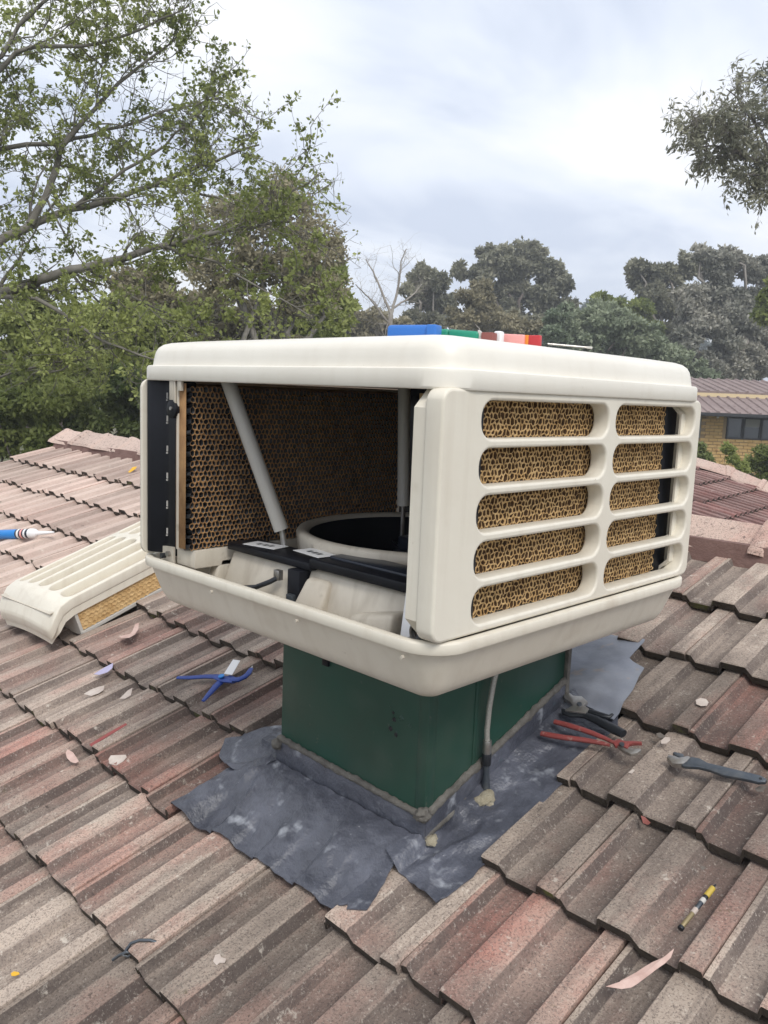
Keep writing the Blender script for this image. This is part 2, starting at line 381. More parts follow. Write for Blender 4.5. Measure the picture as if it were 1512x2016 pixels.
def tile_mesh(name, seed, x0=0, x1=.3272, s1=.40, material=None):
    """local frame: x along the eaves, y up the slope, z normal; tilted so the butt end lies on the course below"""
    r_ = random.Random(seed)
    pr = clip_profile(x0, x1); n = len(pr)
    ss = [0, .0035, .012, .10, .20, .30, s1]
    wob = [r_.uniform(-.0022, .0022) for _ in pr]
    chip = [max(0, r_.gauss(-.0015, .0022)) for _ in pr]
    V = []; F = []
    tilt = -STEP/G
    for i, s in enumerate(ss):
        for j, (x, h) in enumerate(pr):
            hh = h + s*tilt
            dy = 0
            if i == 0: hh -= .0045; dy = wob[j]+chip[j]
            if i == 1: hh -= .0012; dy = (wob[j]+chip[j])*.9
            if i == 2: dy = wob[j]*.6
            V.append((x, s+dy, hh+r_.uniform(-.0004, .0004)))
    nb = len(ss)*n
    for s in (0.0, s1):
        for j, (x, h) in enumerate(pr): V.append((x, s+.001+(wob[j] if s == 0 else 0), h-TH+s*tilt-(.002 if s == 0 else 0)))
    for i in range(len(ss)-1):
        for j in range(n-1):
            a = i*n+j; F.append((a, a+1, a+n+1, a+n))
    t0, t1 = nb, nb+n
    nb0 = len(F)
    for j in range(n-1):
        F.append((j+1, j, t0+j, t0+j+1))            # butt end
        F.append((t0+j, t1+j, t1+j+1, t0+j+1))      # underside
        a = (len(ss)-1)*n+j; F.append((a, a+1, t1+j+1, t1+j))
    for side, j in ((0, 0), (1, n-1)):
        top = [i*n+j for i in range(len(ss))]; f = top+[t1+j, t0+j]
        F.append(tuple(f if side == 0 else reversed(f)))
    me = bpy.data.meshes.new(name); me.from_pydata(V, [], F); me.update(); fix_normals(me); smooth(me, 30)
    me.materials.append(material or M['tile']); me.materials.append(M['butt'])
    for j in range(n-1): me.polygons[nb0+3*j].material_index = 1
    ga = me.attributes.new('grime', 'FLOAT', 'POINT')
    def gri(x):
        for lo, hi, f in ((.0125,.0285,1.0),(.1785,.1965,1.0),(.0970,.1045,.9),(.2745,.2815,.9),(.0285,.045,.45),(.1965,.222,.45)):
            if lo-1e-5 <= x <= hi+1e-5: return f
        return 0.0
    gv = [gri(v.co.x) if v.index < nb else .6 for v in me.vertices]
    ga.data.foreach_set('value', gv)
    return me
roof = thing('tiled_roof', 'weathered pinkish brown concrete tile roof under the cooler, with ridge caps along its top', 'roof', (0, 0, 0))
sh = MB()
sh.add([RP(-6.12,-3.2,-.075), RP(2.6,-3.2,-.075), RP(2.6,2.05,-.075), RP(-6.12,2.05,-.075)], [(0,1,2,3)])
YR, ZR = RP(0,2.05,-.075)[1], RP(0,2.05,-.075)[2]
sh.add([(-6.12,YR,ZR),(2.6,YR,ZR),(2.6,YR+2.6,ZR-.87),(-6.12,YR+2.6,ZR-.87)], [(0,1,2,3)])
part('underlay', sh, M['underlay'], roof, fix=False, sm=False)
# gable end wall and barge board under the verge
bb = MB(); bb.hexa([RP(-6.15,-3.2,-.24),RP(-6.12,-3.2,-.24),RP(-6.12,2.05,-.24),RP(-6.15,2.05,-.24)],[RP(-6.15,-3.2,-.03),RP(-6.12,-3.2,-.03),RP(-6.12,2.05,-.03),RP(-6.15,2.05,-.03)])
part('barge_board', bb, M['brownred'], roof)
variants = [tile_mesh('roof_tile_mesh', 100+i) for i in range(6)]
RMAT = Matrix(((1,0,0,0),(0,CA,-SA,0),(0,SA,CA,0),(0,0,0,1)))
def place_tile(me, x, s, jit=True):
    o = bpy.data.objects.new('roof_tile', me); COL.objects.link(o); o.parent = roof
    P = RP(x, s, 0)
    j = Matrix.Identity(4)
    if jit:
        j = Matrix.Rotation(R(rng.gauss(0, .42)), 4, 'Z') @ Matrix.Rotation(R(rng.gauss(0, .28)), 4, 'Y') @ Matrix.Rotation(R(rng.gauss(0, .22)), 4, 'X')
        P = RP(x+rng.gauss(0, .0012), s+rng.gauss(0, .006), rng.gauss(.0012, .0018))
    o.matrix_local = Matrix.Translation(Vector(P)) @ RMAT @ j
    return o
BX0, BX1, BY0, BY1 = -.899, -.341, .156, .750     # dropper box footprint
def clips(k, a, b):
    """visible x-ranges of a tile [a,b] of course k once the tiles round the penetration are cut"""
    cut = {0: (-1.03, -.385), 1: (-.905, -.185), 2: (-.905, -.185), 3: (-.935, -.312)}.get(k)
    if not cut: return [(a, b)]
    out = []
    if a < cut[0]: out.append((a, min(b, cut[0])))
    if b > cut[1]: out.append((max(a, cut[1]), b))
    return [(p, q) for p, q in out if q-p > .02]
ntile = 0
for k in range(-3, 6):
    s = S0+k*G
    j0 = JX + (.5*TW if k % 2 == 0 else 0)
    for i in range(-22, 8):
        a = j0+i*TW; b = a+TW-.0028
        if b < -6.16 or a > 1.6: continue
        a2 = max(a, -6.16)
        cs = [RP(x_, s_, 0) for x_ in (a2, b) for s_ in (s, s+G)]
        px, py, pz = to_px(cs)
        mg = 190
        if pz.max() < .3 or px.max() < -mg or px.min() > 1512+mg or py.min() > 2016+mg: continue
        for (p, q) in clips(k, a2, b):
            if abs(p-a) < 1e-6 and abs(q-b) < 1e-6: me = rng.choice(variants)
            else: me = tile_mesh('cut_tile_mesh', 500+ntile, p-a, q-a)
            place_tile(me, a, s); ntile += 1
# ridge caps: angular caps, each lapping the next, on a bed of mortar
def cap_mesh(seed, ln=.42):
    r_ = random.Random(seed)
    def ring(x, gs, dz): return [(x, y*gs, z*gs+dz+r_.uniform(-.002, .002)) for y, z in ((-.165,.0),(-.155,.018),(-.020,.098),(0,.104),(.020,.098),(.155,.018),(.165,.0),(.150,.0),(.0,.080),(-.150,.0))]
    mb = MB(); mb.loft([ring(0,1.05,.006), ring(.006,1.07,.008), ring(.05,1.06,.006), ring(.06,1.0,0), ring(ln*.6,.985,0), ring(ln,.96,-.004)])
    me = mesh_from(mb, 'ridge_cap_mesh'); fix_normals(me); smooth(me, 28); me.materials.append(M['cap']); return me
caps = [cap_mesh(i) for i in range(4)]
RY = 1.955; RZ0 = .607
x = -6.2; i = 0
while x < 1.4:
    o = bpy.data.objects.new('ridge_cap', caps[i % 4]); COL.objects.link(o); o.parent = roof
    o.matrix_local = Matrix.Translation((x, RY+rng.gauss(0,.006), RZ0+.012*(x < -3)+rng.gauss(0,.003))) @ Matrix.Rotation(R(rng.gauss(0,.8)), 4, 'Z') @ Matrix.Rotation(R(rng.gauss(0,.6)), 4, 'X')
    x += .372; i += 1
mm = MB()
xs = np.arange(-6.12, 1.55, .03)
ring_a = []
rr = random.Random(3)
rings = []
for xx in xs:
    w_ = .006*math.sin(xx*9)+rr.uniform(-.004, .004)
    rings.append([(xx, 1.775+w_, .555+rr.uniform(-.004,.004)), (xx, 1.800+w_*.5, .640), (xx, 2.11, .64), (xx, 2.11, .56)])
mm.loft(rings)
part('mortar_bed', mm, M['mortar'], roof, ang=60)
# ------------------------------------------------------------------ the evaporative cooler
bx, by, W, D = -.1103, -.1062, 1.140, 1.112
ZL, ZT = 1.1905, .658                       # lid ledge and tray lip heights
cool = thing('evaporative_cooler', 'open cream evaporative cooler with its near side panel removed, standing on the green duct box', 'air cooler', (bx-W/2, by+D/2, .50))
def rrect(o, z, r, n=7, dx=0):
    """rounded rectangle ring of the cooler footprint, outset by o"""
    x0, x1, y0, y1 = bx-W-o, bx+o, by-o, by+D+o; r = max(r+o*.85, .03); out = []
    for cx, cy, a0 in ((x1-r,y0+r,-90),(x1-r,y1-r,0),(x0+r,y1-r,90),(x0+r,y0+r,180)):
        for k in range(n):
            a = R(a0+90*k/(n-1)); out.append((cx+r*math.cos(a), cy+r*math.sin(a), z))
    return out
lid = MB()
RR = .085
prof = [(-.030,1.158),(-.006,1.150),(-.001,1.151),(.001,1.155),(.001,1.182),(-.001,1.1885),(-.004,ZL),(-.0145,ZL+.0008),(-.0150,ZL+.003),(-.018,1.211),(-.022,1.227),(-.029,1.239),(-.042,1.248),(-.062,1.2535),(-.11,1.260),(-.17,1.266),(-.24,1.272),(-.30,1.276),(-.305,1.2785),(-.36,1.280),(-.43,1.2812),(-.50,1.2815)]
lid.loft([rrect(o, z, RR, 12) for o, z in prof], cap0=False, cap1=True)
lid.loft([rrect(o, z, RR, 12) for o, z in [(-.030,1.158),(-.030,1.1585)]], cap0=False, cap1=False)
lidp = part('lid', lid, M['cream_lid'], cool, ang=27)
lin = MB(); lin.loft([rrect(o, z, RR) for o, z in [(-.0305,1.158),(-.034,1.20),(-.06,1.228),(-.30,1.250),(-.50,1.255)]], cap0=False, cap1=True)
part('shaded_lid_underside', lin, M['black'], lidp, ang=40)  # cream lid's underside made black, its shade painted as colour
tray = MB()
tp = [(-.014,ZT-.002),(-.010,ZT+.0012),(-.003,ZT+.0015),(.0045,ZT-.0005),(.0065,ZT-.004),(.0065,ZT-.019),(.005,ZT-.024),(-.001,ZT-.0265),(-.009,ZT-.0275),(-.0125,ZT-.036),(-.036,.560),(-.044,.545),(-.054,.530),(-.070,.5205),(-.10,.516),(-.25,.512)]
tray.loft([rrect(o, z, .088, 12) for i, (o, z) in enumerate(tp)], cap0=False, cap1=True)
tray.loft([rrect(o, z, .085, 12) for o, z in [(-.014,ZT-.002),(-.018,ZT-.012),(-.026,.60),(-.045,.555),(-.08,.540),(-.2,.537)]], cap0=False, cap1=True)
part('tray', tray, M['cream'], cool, ang=45)

# louvre panel: a slotted plate with a flange, own frame u (long), v (up), w (out)
PU, PV = 1.104, .492
def spl(cu, pts):
    s = cu.splines.new('POLY'); s.points.add(len(pts)-1)
    for q, p in zip(s.points, pts): q.co = (p[0], p[1], 0, 1)
    s.use_cyclic_u = True
def rr2(x0, x1, y0, y1, r, n=7, taper=0):
    out = []
    for cx, cy, a0 in ((x1-r,y0+r,-90),(x1-r,y1-r,0),(x0+r,y1-r,90),(x0+r,y0+r,180)):
        for k in range(n): a = R(a0+90*k/(n-1)); out.append((cx+r*math.cos(a), cy+r*math.sin(a)))
    return out
SLOTS = []
for kz in range(5):
    vc = .0555+kz*.0945
    SLOTS.append((.120, .604, vc)); SLOTS.append((.638, 1.068, vc))
def panel_mesh(flange=True):
    cu = bpy.data.curves.new('panel_curve', 'CURVE'); cu.dimensions = '2D'; cu.fill_mode = 'BOTH'
    bv = .006
    spl(cu, rr2(0+bv, PU-bv, 0+bv, PV-bv, .022))
    for a, b, vc in SLOTS: spl(cu, list(reversed(rr2(a-bv, b+bv, vc-.038-bv, vc+.038+bv, .040))))
    cu.extrude = .0165; cu.bevel_depth = bv; cu.bevel_resolution = 2
    o = bpy.data.objects.new('tmp', cu); COL.objects.link(o)
    dg = bpy.context.evaluated_depsgraph_get(); me = bpy.data.meshes.new_from_object(o.evaluated_get(dg))
    bpy.data.objects.remove(o); 
    me.transform(Matrix.Translation((0, 0, -.0165-bv)))
    # deep flange round the rim, chamfered at the corners, behind the plate
    mb = MB()
    def strip(pts_out, pts_in):
        n = len(pts_out)
        for i in range(n-1):
            mb.hexa([(*pts_out[i],-.075),(*pts_out[i+1],-.075),(*pts_in[i+1],-.075),(*pts_in[i],-.075)],[(*pts_out[i],-.012),(*pts_out[i+1],-.012),(*pts_in[i+1],-.012),(*pts_in[i],-.012)])
    c = .035; t = .006; i_ = .0035
    po = [(i_+c,i_),(PU-i_-c,i_),(PU-i_,i_+c),(PU-i_,PV-i_-c),(PU-i_-c,PV-i_),(i_+c,PV-i_),(i_,PV-i_-c),(i_,i_+c),(i_+c,i_)]
    j = i_+t
    pi_ = [(j+c,j),(PU-j-c,j),(PU-j,j+c),(PU-j,PV-j-c),(PU-j-c,PV-j),(j+c,PV-j),(j,PV-j-c),(j,j+c),(j+c,j)]
    if flange: strip(po, pi_)
    else: mb.box(.3,.31,.2,.21,-.02,-.015)
    fl = mesh_from(mb, 'fl'); 
    bm = bmesh.new(); bm.from_mesh(me); bm.from_mesh(fl); bmesh.ops.recalc_face_normals(bm, faces=bm.faces)
    for uu in np.arange(.03, PU, .045):
        bmesh.ops.bisect_plane(bm, geom=bm.verts[:]+bm.edges[:]+bm.faces[:], plane_co=(uu,0,0), plane_no=(1,0,0))
    for vv in np.arange(.02, PV, .03):
        bmesh.ops.bisect_plane(bm, geom=bm.verts[:]+bm.edges[:]+bm.faces[:], plane_co=(0,vv,0), plane_no=(0,1,0))
    bm.to_mesh(me); bm.free(); me.materials.clear(); me.materials.append(M['cream']); smooth(me, 38)
    return me
pm = panel_mesh(); pm_plate = panel_mesh(False); pm_plate.transform(Matrix.Scale(.25, 4, (0, 0, 1)))
def frame4(o, eu, ev, ew):
    m_ = Matrix.Identity(4)
    for i in range(3): m_[i][0] = eu[i]; m_[i][1] = ev[i]; m_[i][2] = ew[i]; m_[i][3] = o[i]
    return m_
ZP = .662
PANELS = {'near_right': frame4((bx-.006, by-.004, ZP), (0,1,0), (0,0,1), (1,0,0)),
          'far_left': frame4((bx-W+.030, by+D-.012, ZP), (0,-1,0), (0,0,1), (-1,0,0)),
          'back': frame4((bx-.03, by+D+.0, ZP), (-1,0,0), (0,0,1), (0,1,0))}
def child(name, me, parent, mw):
    o = bpy.data.objects.new(name, me); COL.objects.link(o); o.parent = parent
    o.matrix_local = WM[parent.name].inverted() @ mw
    WM[o.name] = mw.copy()
    return o
# honeycomb pad: hexagonal flutes with thick rims and deep walls
def honeycomb(u0, u1, v0, v1, cw, ch, depth, seed, inset=.24, jit=.22, thick=.09, shear=.0, mt='pad'):
    rs = np.random.RandomState(seed)
    nu, nv = int((u1-u0)/cw), int((v1-v0)/(ch*.75))
    V = []; F = []
    ph = rs.uniform(0, 6.28, 12)
    def disp(P):
        x, y = P[:, 0]/cw, P[:, 1]/ch
        dx = np.sin(1.7*x+2.3*y+ph[0])+np.sin(-2.9*x+1.1*y+ph[1])+np.sin(4.3*y+.6*x+ph[2])
        dy = np.sin(2.1*x-1.9*y+ph[3])+np.sin(.8*x+3.3*y+ph[4])+np.sin(3.7*x+.5*y+ph[5])
        return np.c_[P[:, 0]+dx*cw*jit*.33, P[:, 1]+dy*ch*jit*.33]
    jj, ii = np.meshgrid(np.arange(nv), np.arange(nu), indexing='ij'); ii = ii.ravel(); jj = jj.ravel()
    cu = u0+(ii+.5+.5*(jj % 2))*cw; cv = v0+(jj*.75+.5)*ch
    keep = cu < u1-cw*.4; cu, cv = cu[keep], cv[keep]; n = len(cu)
    ang = [(0,.5),(.5,.25),(.5,-.25),(0,-.5),(-.5,-.25),(-.5,.25)]
    ins = inset*rs.uniform(.6, 1.5, n)
    outer = []; inner = []; deep = []
    for (a, b) in ang:
        P = disp(np.c_[cu+a*cw, cv+b*ch]); outer.append(P)
    ctr = np.mean(outer, axis=0)
    for P in outer:
        inner.append(P+(ctr-P)*ins[:, None])
    V = np.zeros((n, 18, 3))
    for k in range(6):
        V[:, k, :2] = outer[k]; V[:, 6+k, :2] = inner[k]; V[:, 12+k, :2] = inner[k]+np.c_[np.zeros(n), np.full(n, -shear)]
        V[:, k, 2] = rs.normal(0, .0006, n); V[:, 6+k, 2] = -.0008; V[:, 12+k, 2] = -depth
    Fq = []
    for k in range(6):
        k2 = (k+1) % 6
        Fq.append((k2, k, 6+k, 6+k2)); Fq.append((6+k2, 6+k, 12+k, 12+k2))
    Fq.append((12, 15, 14, 13)); Fq.append((12, 17, 16, 15))
    Fq = np.array(Fq); F = (Fq[None, :, :]+(np.arange(n)*18)[:, None, None]).reshape(-1, 4)
    V = V.reshape(-1, 3)
    # solid block behind
    o = len(V)
    bxv = [(u0,v0,-depth*.6),(u1,v0,-depth*.6),(u1,v1,-depth*.6),(u0,v1,-depth*.6),(u0,v0,-thick),(u1,v0,-thick),(u1,v1,-thick),(u0,v1,-thick)]
    V = np.vstack([V, np.array(bxv)])
    Fb = np.array([(0,1,5,4),(1,2,6,5),(2,3,7,6),(3,0,4,7),(4,5,6,7)])+o
    me = np_mesh('pad_mesh', V, np.vstack([F, Fb]))
    me.materials.append(M[mt]); me.materials.append(M['flute' if mt == 'pad' else 'blk_grip'])  # inner pads get black flute walls, painting in the dark interior
    idx = np.tile(np.array([0, 1]*6+[1, 1], np.int32), n); idx = np.r_[idx, np.zeros(5, np.int32)]
    me.polygons.foreach_set('material_index', idx); return me
for key, mw in PANELS.items():
    o = child('louvre_panel', pm_plate if key == 'far_left' else pm, cool, mw)
    if key == 'near_right':
        pmesh = honeycomb(.085, .998, .012, PV-.012, .0132, .0160, .030, 1, .27, .38, .085, .010, 'pad')
        q = child('cooling_pad', pmesh, cool, mw @ Matrix.Translation((0, 0, -.052)))
        q['label'] = 'tan honeycomb pad behind the slotted near panel'
# pads seen from the inside: far left side and back
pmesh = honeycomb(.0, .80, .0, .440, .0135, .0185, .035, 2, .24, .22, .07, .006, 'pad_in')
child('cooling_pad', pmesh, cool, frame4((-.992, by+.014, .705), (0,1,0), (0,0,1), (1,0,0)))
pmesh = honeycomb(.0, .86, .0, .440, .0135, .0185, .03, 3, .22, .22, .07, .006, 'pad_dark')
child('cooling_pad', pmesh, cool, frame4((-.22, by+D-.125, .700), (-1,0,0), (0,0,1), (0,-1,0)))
# cream channel under the left pad, frame strip at its near edge
ch = MB(); ch.box(-1.075, -.985, by+.026, by+D-.10, .655, .704); ch.box(-1.055, -1.046, by+.010, by+.024, .70, 1.15)
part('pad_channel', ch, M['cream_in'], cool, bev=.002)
# corner posts (dark), with pale bars painting light through slits on the near-left one
def post(x0, x1, y0, y1, z0=.64, z1=1.18):
    mb = MB(); mb.box(x0, x1, y0, y1, z0, z1); return part('corner_post', mb, M['black'], cool, bev=.006)
p1 = MB()
xs_ = [(-1.200,-.112),(-1.182,-.106),(-1.150,-.088),(-1.136,-.084),(-1.118,-.090),(-1.058,-.086),(-1.058,-.045),(-1.200,-.045)]
p1.hexa([(a, b+.012, .672) for a, b in xs_], [(a, b+.012, 1.150) for a, b in xs_])
cp = part('corner_post', p1, M['black'], cool, bev=.003)
for zc_ in (.738, .815, .893, .968, 1.05, 1.112):
    mb = MB(); mb.box(-1.138, -1.134, -.0755, -.068, zc_-.010, zc_+.006); mb.box(-1.1375, -1.1345, -.077, -.07, zc_-.016, zc_-.012)
    part('slit_light', mb, M['pipe'], cp)
cp2 = MB(); cp2.box(bx-W+.024, bx-W+.032, by+.006, by+.06, .675, 1.15); part('panel_return', cp2, M['black'], cool, bev=.002)
post(-.215, -.150, -.020, .060); post(-.25, -.172, by+D-.115, by+D-.03); post(-1.16, -1.06, by+D-.12, by+D-.03)
# brackets hanging at the top-left of the opening, and a black knob
bk = MB(); bk.box(-1.080, -1.062, by+.004, by+.012, 1.10, 1.16); bk.box(-1.060,-1.052,by+.004,by+.009,1.09,1.16); part('bracket', bk, M['cream_in'], cool, bev=.001)
bk = MB(); bk.box(-1.040,-1.022,by+.004,by+.012,1.125,1.16); part('bracket', bk, M['cream_in'], cool, bev=.001)
bk = MB(); bk.tube([(-1.068, by+.002, 1.075), (-1.068, by+.02, 1.075)], .024, 18); part('knob', bk, M['black'], cool, bev=.002)
bk = MB(); bk.tube([(-1.066, by-.002, 1.078), (-1.066, by+.012, 1.078)], .005, 8); part('screw', bk, M['steel'], cool)
# basin corner bracket with two screws
bk = MB(); bk.hexa([(-1.165,by+.03,.640),(-1.08,by+.018,.640),(-1.08,by+.024,.640),(-1.165,by+.036,.640)],[(-1.165,by+.03,.690),(-1.08,by+.018,.700),(-1.08,by+.024,.700),(-1.165,by+.036,.690)]); part('bracket', bk, M['cream_in'], cool)
for xx, zz, mt in ((-1.135,.668,'blk_grip'),(-1.105,.678,'steel')):
    bk = MB(); bk.tube([(xx, by+.012, zz), (xx, by+.03, zz)], .0075, 10); part('screw', bk, M[mt], cool)
# fan housing: two moulded cream blocks, black strip over them, fan ring
def block(name, xa, xb, ya, yb, z0, z1, lean, sub=None):
    mb = MB(); mb.hexa([(xa-lean, ya-.055, z0),(xb+lean*.4, ya-.055, z0),(xb+lean*.4, yb, z0),(xa-lean, yb, z0)],[(xa,ya,z1),(xb,ya,z1),(xb,yb,z1),(xa,yb,z1)])
    return part(name, mb, M['cream_in'], cool, bev=.010, seg=3)
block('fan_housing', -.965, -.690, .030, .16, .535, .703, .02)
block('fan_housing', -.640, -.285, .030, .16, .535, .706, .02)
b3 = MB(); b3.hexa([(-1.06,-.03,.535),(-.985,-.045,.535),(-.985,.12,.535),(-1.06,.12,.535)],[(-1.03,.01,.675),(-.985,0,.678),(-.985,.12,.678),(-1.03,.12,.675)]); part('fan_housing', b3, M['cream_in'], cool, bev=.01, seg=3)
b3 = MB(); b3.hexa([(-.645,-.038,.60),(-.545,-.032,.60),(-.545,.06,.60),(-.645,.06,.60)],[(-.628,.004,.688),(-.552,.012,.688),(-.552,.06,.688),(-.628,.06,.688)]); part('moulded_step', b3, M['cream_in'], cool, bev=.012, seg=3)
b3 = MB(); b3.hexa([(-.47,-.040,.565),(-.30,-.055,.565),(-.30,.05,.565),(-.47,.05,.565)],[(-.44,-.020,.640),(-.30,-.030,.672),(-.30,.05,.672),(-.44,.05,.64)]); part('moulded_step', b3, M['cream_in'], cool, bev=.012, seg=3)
b3 = MB(); b3.box(-.688,-.642,-.005,.14,.54,.700); part('cable_channel', b3, M['black'], cool, bev=.003)
b3 = MB(); b3.box(-.972,-.62,.012,.115,.702,.722); b3.box(-.625,-.272,.010,.105,.712,.735); part('top_strip', b3, M['black'], cool, bev=.004)
b3 = MB(); b3.box(-.60,-.34,.055,.13,.728,.741); part('strip_ridge', b3, M['navy'], cool, bev=.003)
for xx, yy, rz in ((-.865,.062,.2),(-.660,.060,-.1)):
    zt = .7225 if xx < -.7 else .7265
    c_, s_ = math.cos(rz), math.sin(rz)
    q = [(xx+c_*a-s_*b, yy+s_*a+c_*b) for a, b in ((-.055,-.03),(.055,-.03),(.055,.03),(-.055,.03))]
    b3 = MB(); b3.hexa([(a,b,zt+.010 if xx > -.7 else zt+.001) for a, b in q], [(a,b,(zt+.011 if xx > -.7 else zt+.0022)) for a, b in q])
    st = part('sticker', b3, M['white'], cool)
    b4 = MB()
    for t in (-.35, .05, .4):
        cx_, cy_ = xx+c_*.055*t, yy+s_*.055*t
        b4.box(cx_-.006, cx_+.006, cy_-.010, cy_+.006, zt+(.0115 if xx > -.7 else .0024), zt+(.0119 if xx > -.7 else .0028))
    part('print', b4, M['dark_steel'], st)
FC = (-.640, .452)
ring = MB()
pf = [(.352,.66),(.362,.735),(.364,.752),(.359,.760),(.348,.762),(.336,.759),(.330,.750),(.328,.735),(.320,.60)]
ring.loft([[(FC[0]+r_*math.cos(2*math.pi*k/72), FC[1]+r_*math.sin(2*math.pi*k/72), z) for k in range(72)] for r_, z in pf], False, False)
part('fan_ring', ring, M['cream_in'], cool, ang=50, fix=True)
well = MB()
well.loft([[(FC[0]+r_*math.cos(2*math.pi*k/48), FC[1]+r_*math.sin(2*math.pi*k/48), z) for k in range(48)] for r_, z in [(.3275,.750),(.318,.60),(.30,.56)]], False, True)
part('fan_well', well, M['black'], cool)
hub = MB(); hub.tube([(FC[0],FC[1],.56),(FC[0],FC[1],.70),(FC[0],FC[1],.705)], [.09,.09,.075], 24); fh = part('fan_motor', hub, M['navy'], cool)
for k in range(6):
    a = 2*math.pi*k/6+.3; ca, sa = math.cos(a), math.sin(a)
    q = [(r_, t_, z_) for r_, t_, z_ in ((.085,-.05,.64),(.305,-.075,.625),(.305,.075,.672),(.085,.05,.682))]
    vs_ = [(FC[0]+ca*r_-sa*t_, FC[1]+sa*r_+ca*t_, z_) for r_, t_, z_ in q]
    bl = MB(); bl.hexa(vs_, [(x_, y_, z_+.005) for x_, y_, z_ in vs_]); part('fan_blade', bl, M['navy'], cool)
br = MB(); br.box(FC[0]-.02, FC[0]+.325, FC[1]-.02, FC[1]+.02, .700, .722); br.box(FC[0]-.06, FC[0]+.06, FC[1]-.05, FC[1]+.05, .704, .742); part('motor_bracket', br, M['navy'], cool, bev=.004)
# water pipes, a black lead, a strap and a coil of fittings near the corner
tb = MB(); tb.tube([(-.972,-.012,1.20),(-.958,.0,1.154),(-.845,.098,.765)], .0195, 20); tb2 = part('water_pipe', tb, M['pipe'], cool, ang=40)
tb = MB(); tb.tube([(-.845,.098,.772),(-.838,.104,.722)], .008, 10); part('pipe_spigot', tb, M['steel'], tb2)
tb = MB(); tb.tube([(-.794,.50,1.20),(-.775,.50,.812)], .0185, 20); tb2 = part('water_pipe', tb, M['pipe'], cool, ang=40)
tb = MB(); tb.tube([(-.775,.50,.815),(-.775,.50,.70)], .007, 10); part('pipe_spigot', tb, M['steel'], tb2)
tb = MB(); tb.tube([(-.722,-.004,.672),(-.735,-.02,.660),(-.775,-.035,.640),(-.83,-.045,.628),(-.90,-.05,.60)], .0065, 10); part('power_lead', tb, M['blk_grip'], cool)
tb = MB(); tb.box(-.735,-.714,-.012,.004,.664,.690); part('lead_clamp', tb, M['steel'], cool, bev=.002)
tb = MB(); tb.box(-.676,-.652,-.018,-.004,.575,.640); tb.box(-.67,-.655,-.024,-.016,.60,.628); part('terminal_block', tb, M['dark_steel'], cool, bev=.002)
tb = MB(); tb.hexa([(-.252,-.058,.600),(-.228,-.056,.600),(-.228,-.053,.600),(-.252,-.055,.600)],[(-.285,-.004,.728),(-.262,-.002,.728),(-.262,.001,.728),(-.285,-.001,.728)]); part('strap', tb, M['white'], cool)
tb = MB()
cc = [(-.205+.022*math.cos(a), -.052+.004*a*.3, .655+.022*math.sin(a)) for a in np.linspace(0, 12, 40)]
tb.tube(cc, .0042, 6); part('float_spring', tb, M['steel'], cool)
tb = MB(); tb.tube([(-.192,-.055,.61),(-.192,-.055,.685)], .006, 8); tb.tube([(-.212,-.045,.61),(-.205,-.04,.65)], .010, 8); part('float_valve', tb, M['dark_steel'], cool)
tb = MB(); tb.box(-.250,-.212,-.02,.03,.700,.712); tb.box(-.25,-.22,-.03,-.01,.715,.722); part('bracket', tb, M['pipe'], cool, bev=.002)
# fixings on tray lip
for xx in (-.19, -.52, -.86):
    tb = MB(); tb.tube([(xx, by-.0085, .622), (xx, by-.002, .622)], .004, 8); part('screw', tb, M['cream_in'], cool)

# ------------------------------------------------------------------ green duct box under it
duct = thing('duct_box', 'dark green painted metal duct box carrying the cooler on the roof', 'duct', (-.62, .45, .1))
def zroof(y): return math.tan(AL)*y
db = MB()
db.hexa([(BX0,BY0,zroof(BY0)-.08),(BX1,BY0,zroof(BY0)-.08),(BX1,BY1,zroof(BY1)-.08),(BX0,BY1,zroof(BY1)-.08)],[(BX0,BY0,.530),(BX1,BY0,.530),(BX1,BY1,.530),(BX0,BY1,.530)])
part('sheet_body', db, M['green'], duct, bev=.004)
db = MB(); db.box(BX1-.030, BX1+.0022, BY0-.0022, BY0+.03, zroof(BY0)-.02, .525); part('corner_seam', db, M['green'], duct, bev=.002)
db = MB(); db.box(BX1-.002, BX1+.0035, BY0+.175, BY0+.192, zroof(BY0)+.05, .525); part('side_seam', db, M['green'], duct, bev=.0015)
db = MB(); db.box(-.722, -.698, BY0-.008, BY0+.004, .41, .50); part('slot_cover', db, M['black'], duct, bev=.002)
rv = random.Random(5)
for xx in (-.86,-.74,-.62,-.50,-.385):
    db = MB(); db.tube([(xx, BY0-.0035, .492), (xx, BY0+.001, .492)], [.0038,.0048], 10); part('rivet', db, M['green'], duct)
for yy in (.24,.40,.56,.70):
    db = MB(); db.tube([(BX1+.0035, yy, .492), (BX1-.001, yy, .492)], [.0038,.0048], 10); part('rivet', db, M['green'], duct)
for k in range(9):
    px_, pz_ = -.445+rv.uniform(-.04,.05), .33+rv.uniform(-.04,.04)
    s_ = rv.uniform(.003,.008); db = MB(); n_ = 7
    db.hexa([(px_+s_*math.cos(2*math.pi*i/n_)*rv.uniform(.7,1.2), BY0-.0006, pz_+s_*math.sin(2*math.pi*i/n_)*rv.uniform(.7,1.2)) for i in range(n_)],
            [(px_+s_*.7*math.cos(2*math.pi*i/n_), BY0-.0022, pz_+s_*.7*math.sin(2*math.pi*i/n_)) for i in range(n_)])
    part('paint_blister', db, M['blk_grip'] if k % 2 else M['green'], duct)

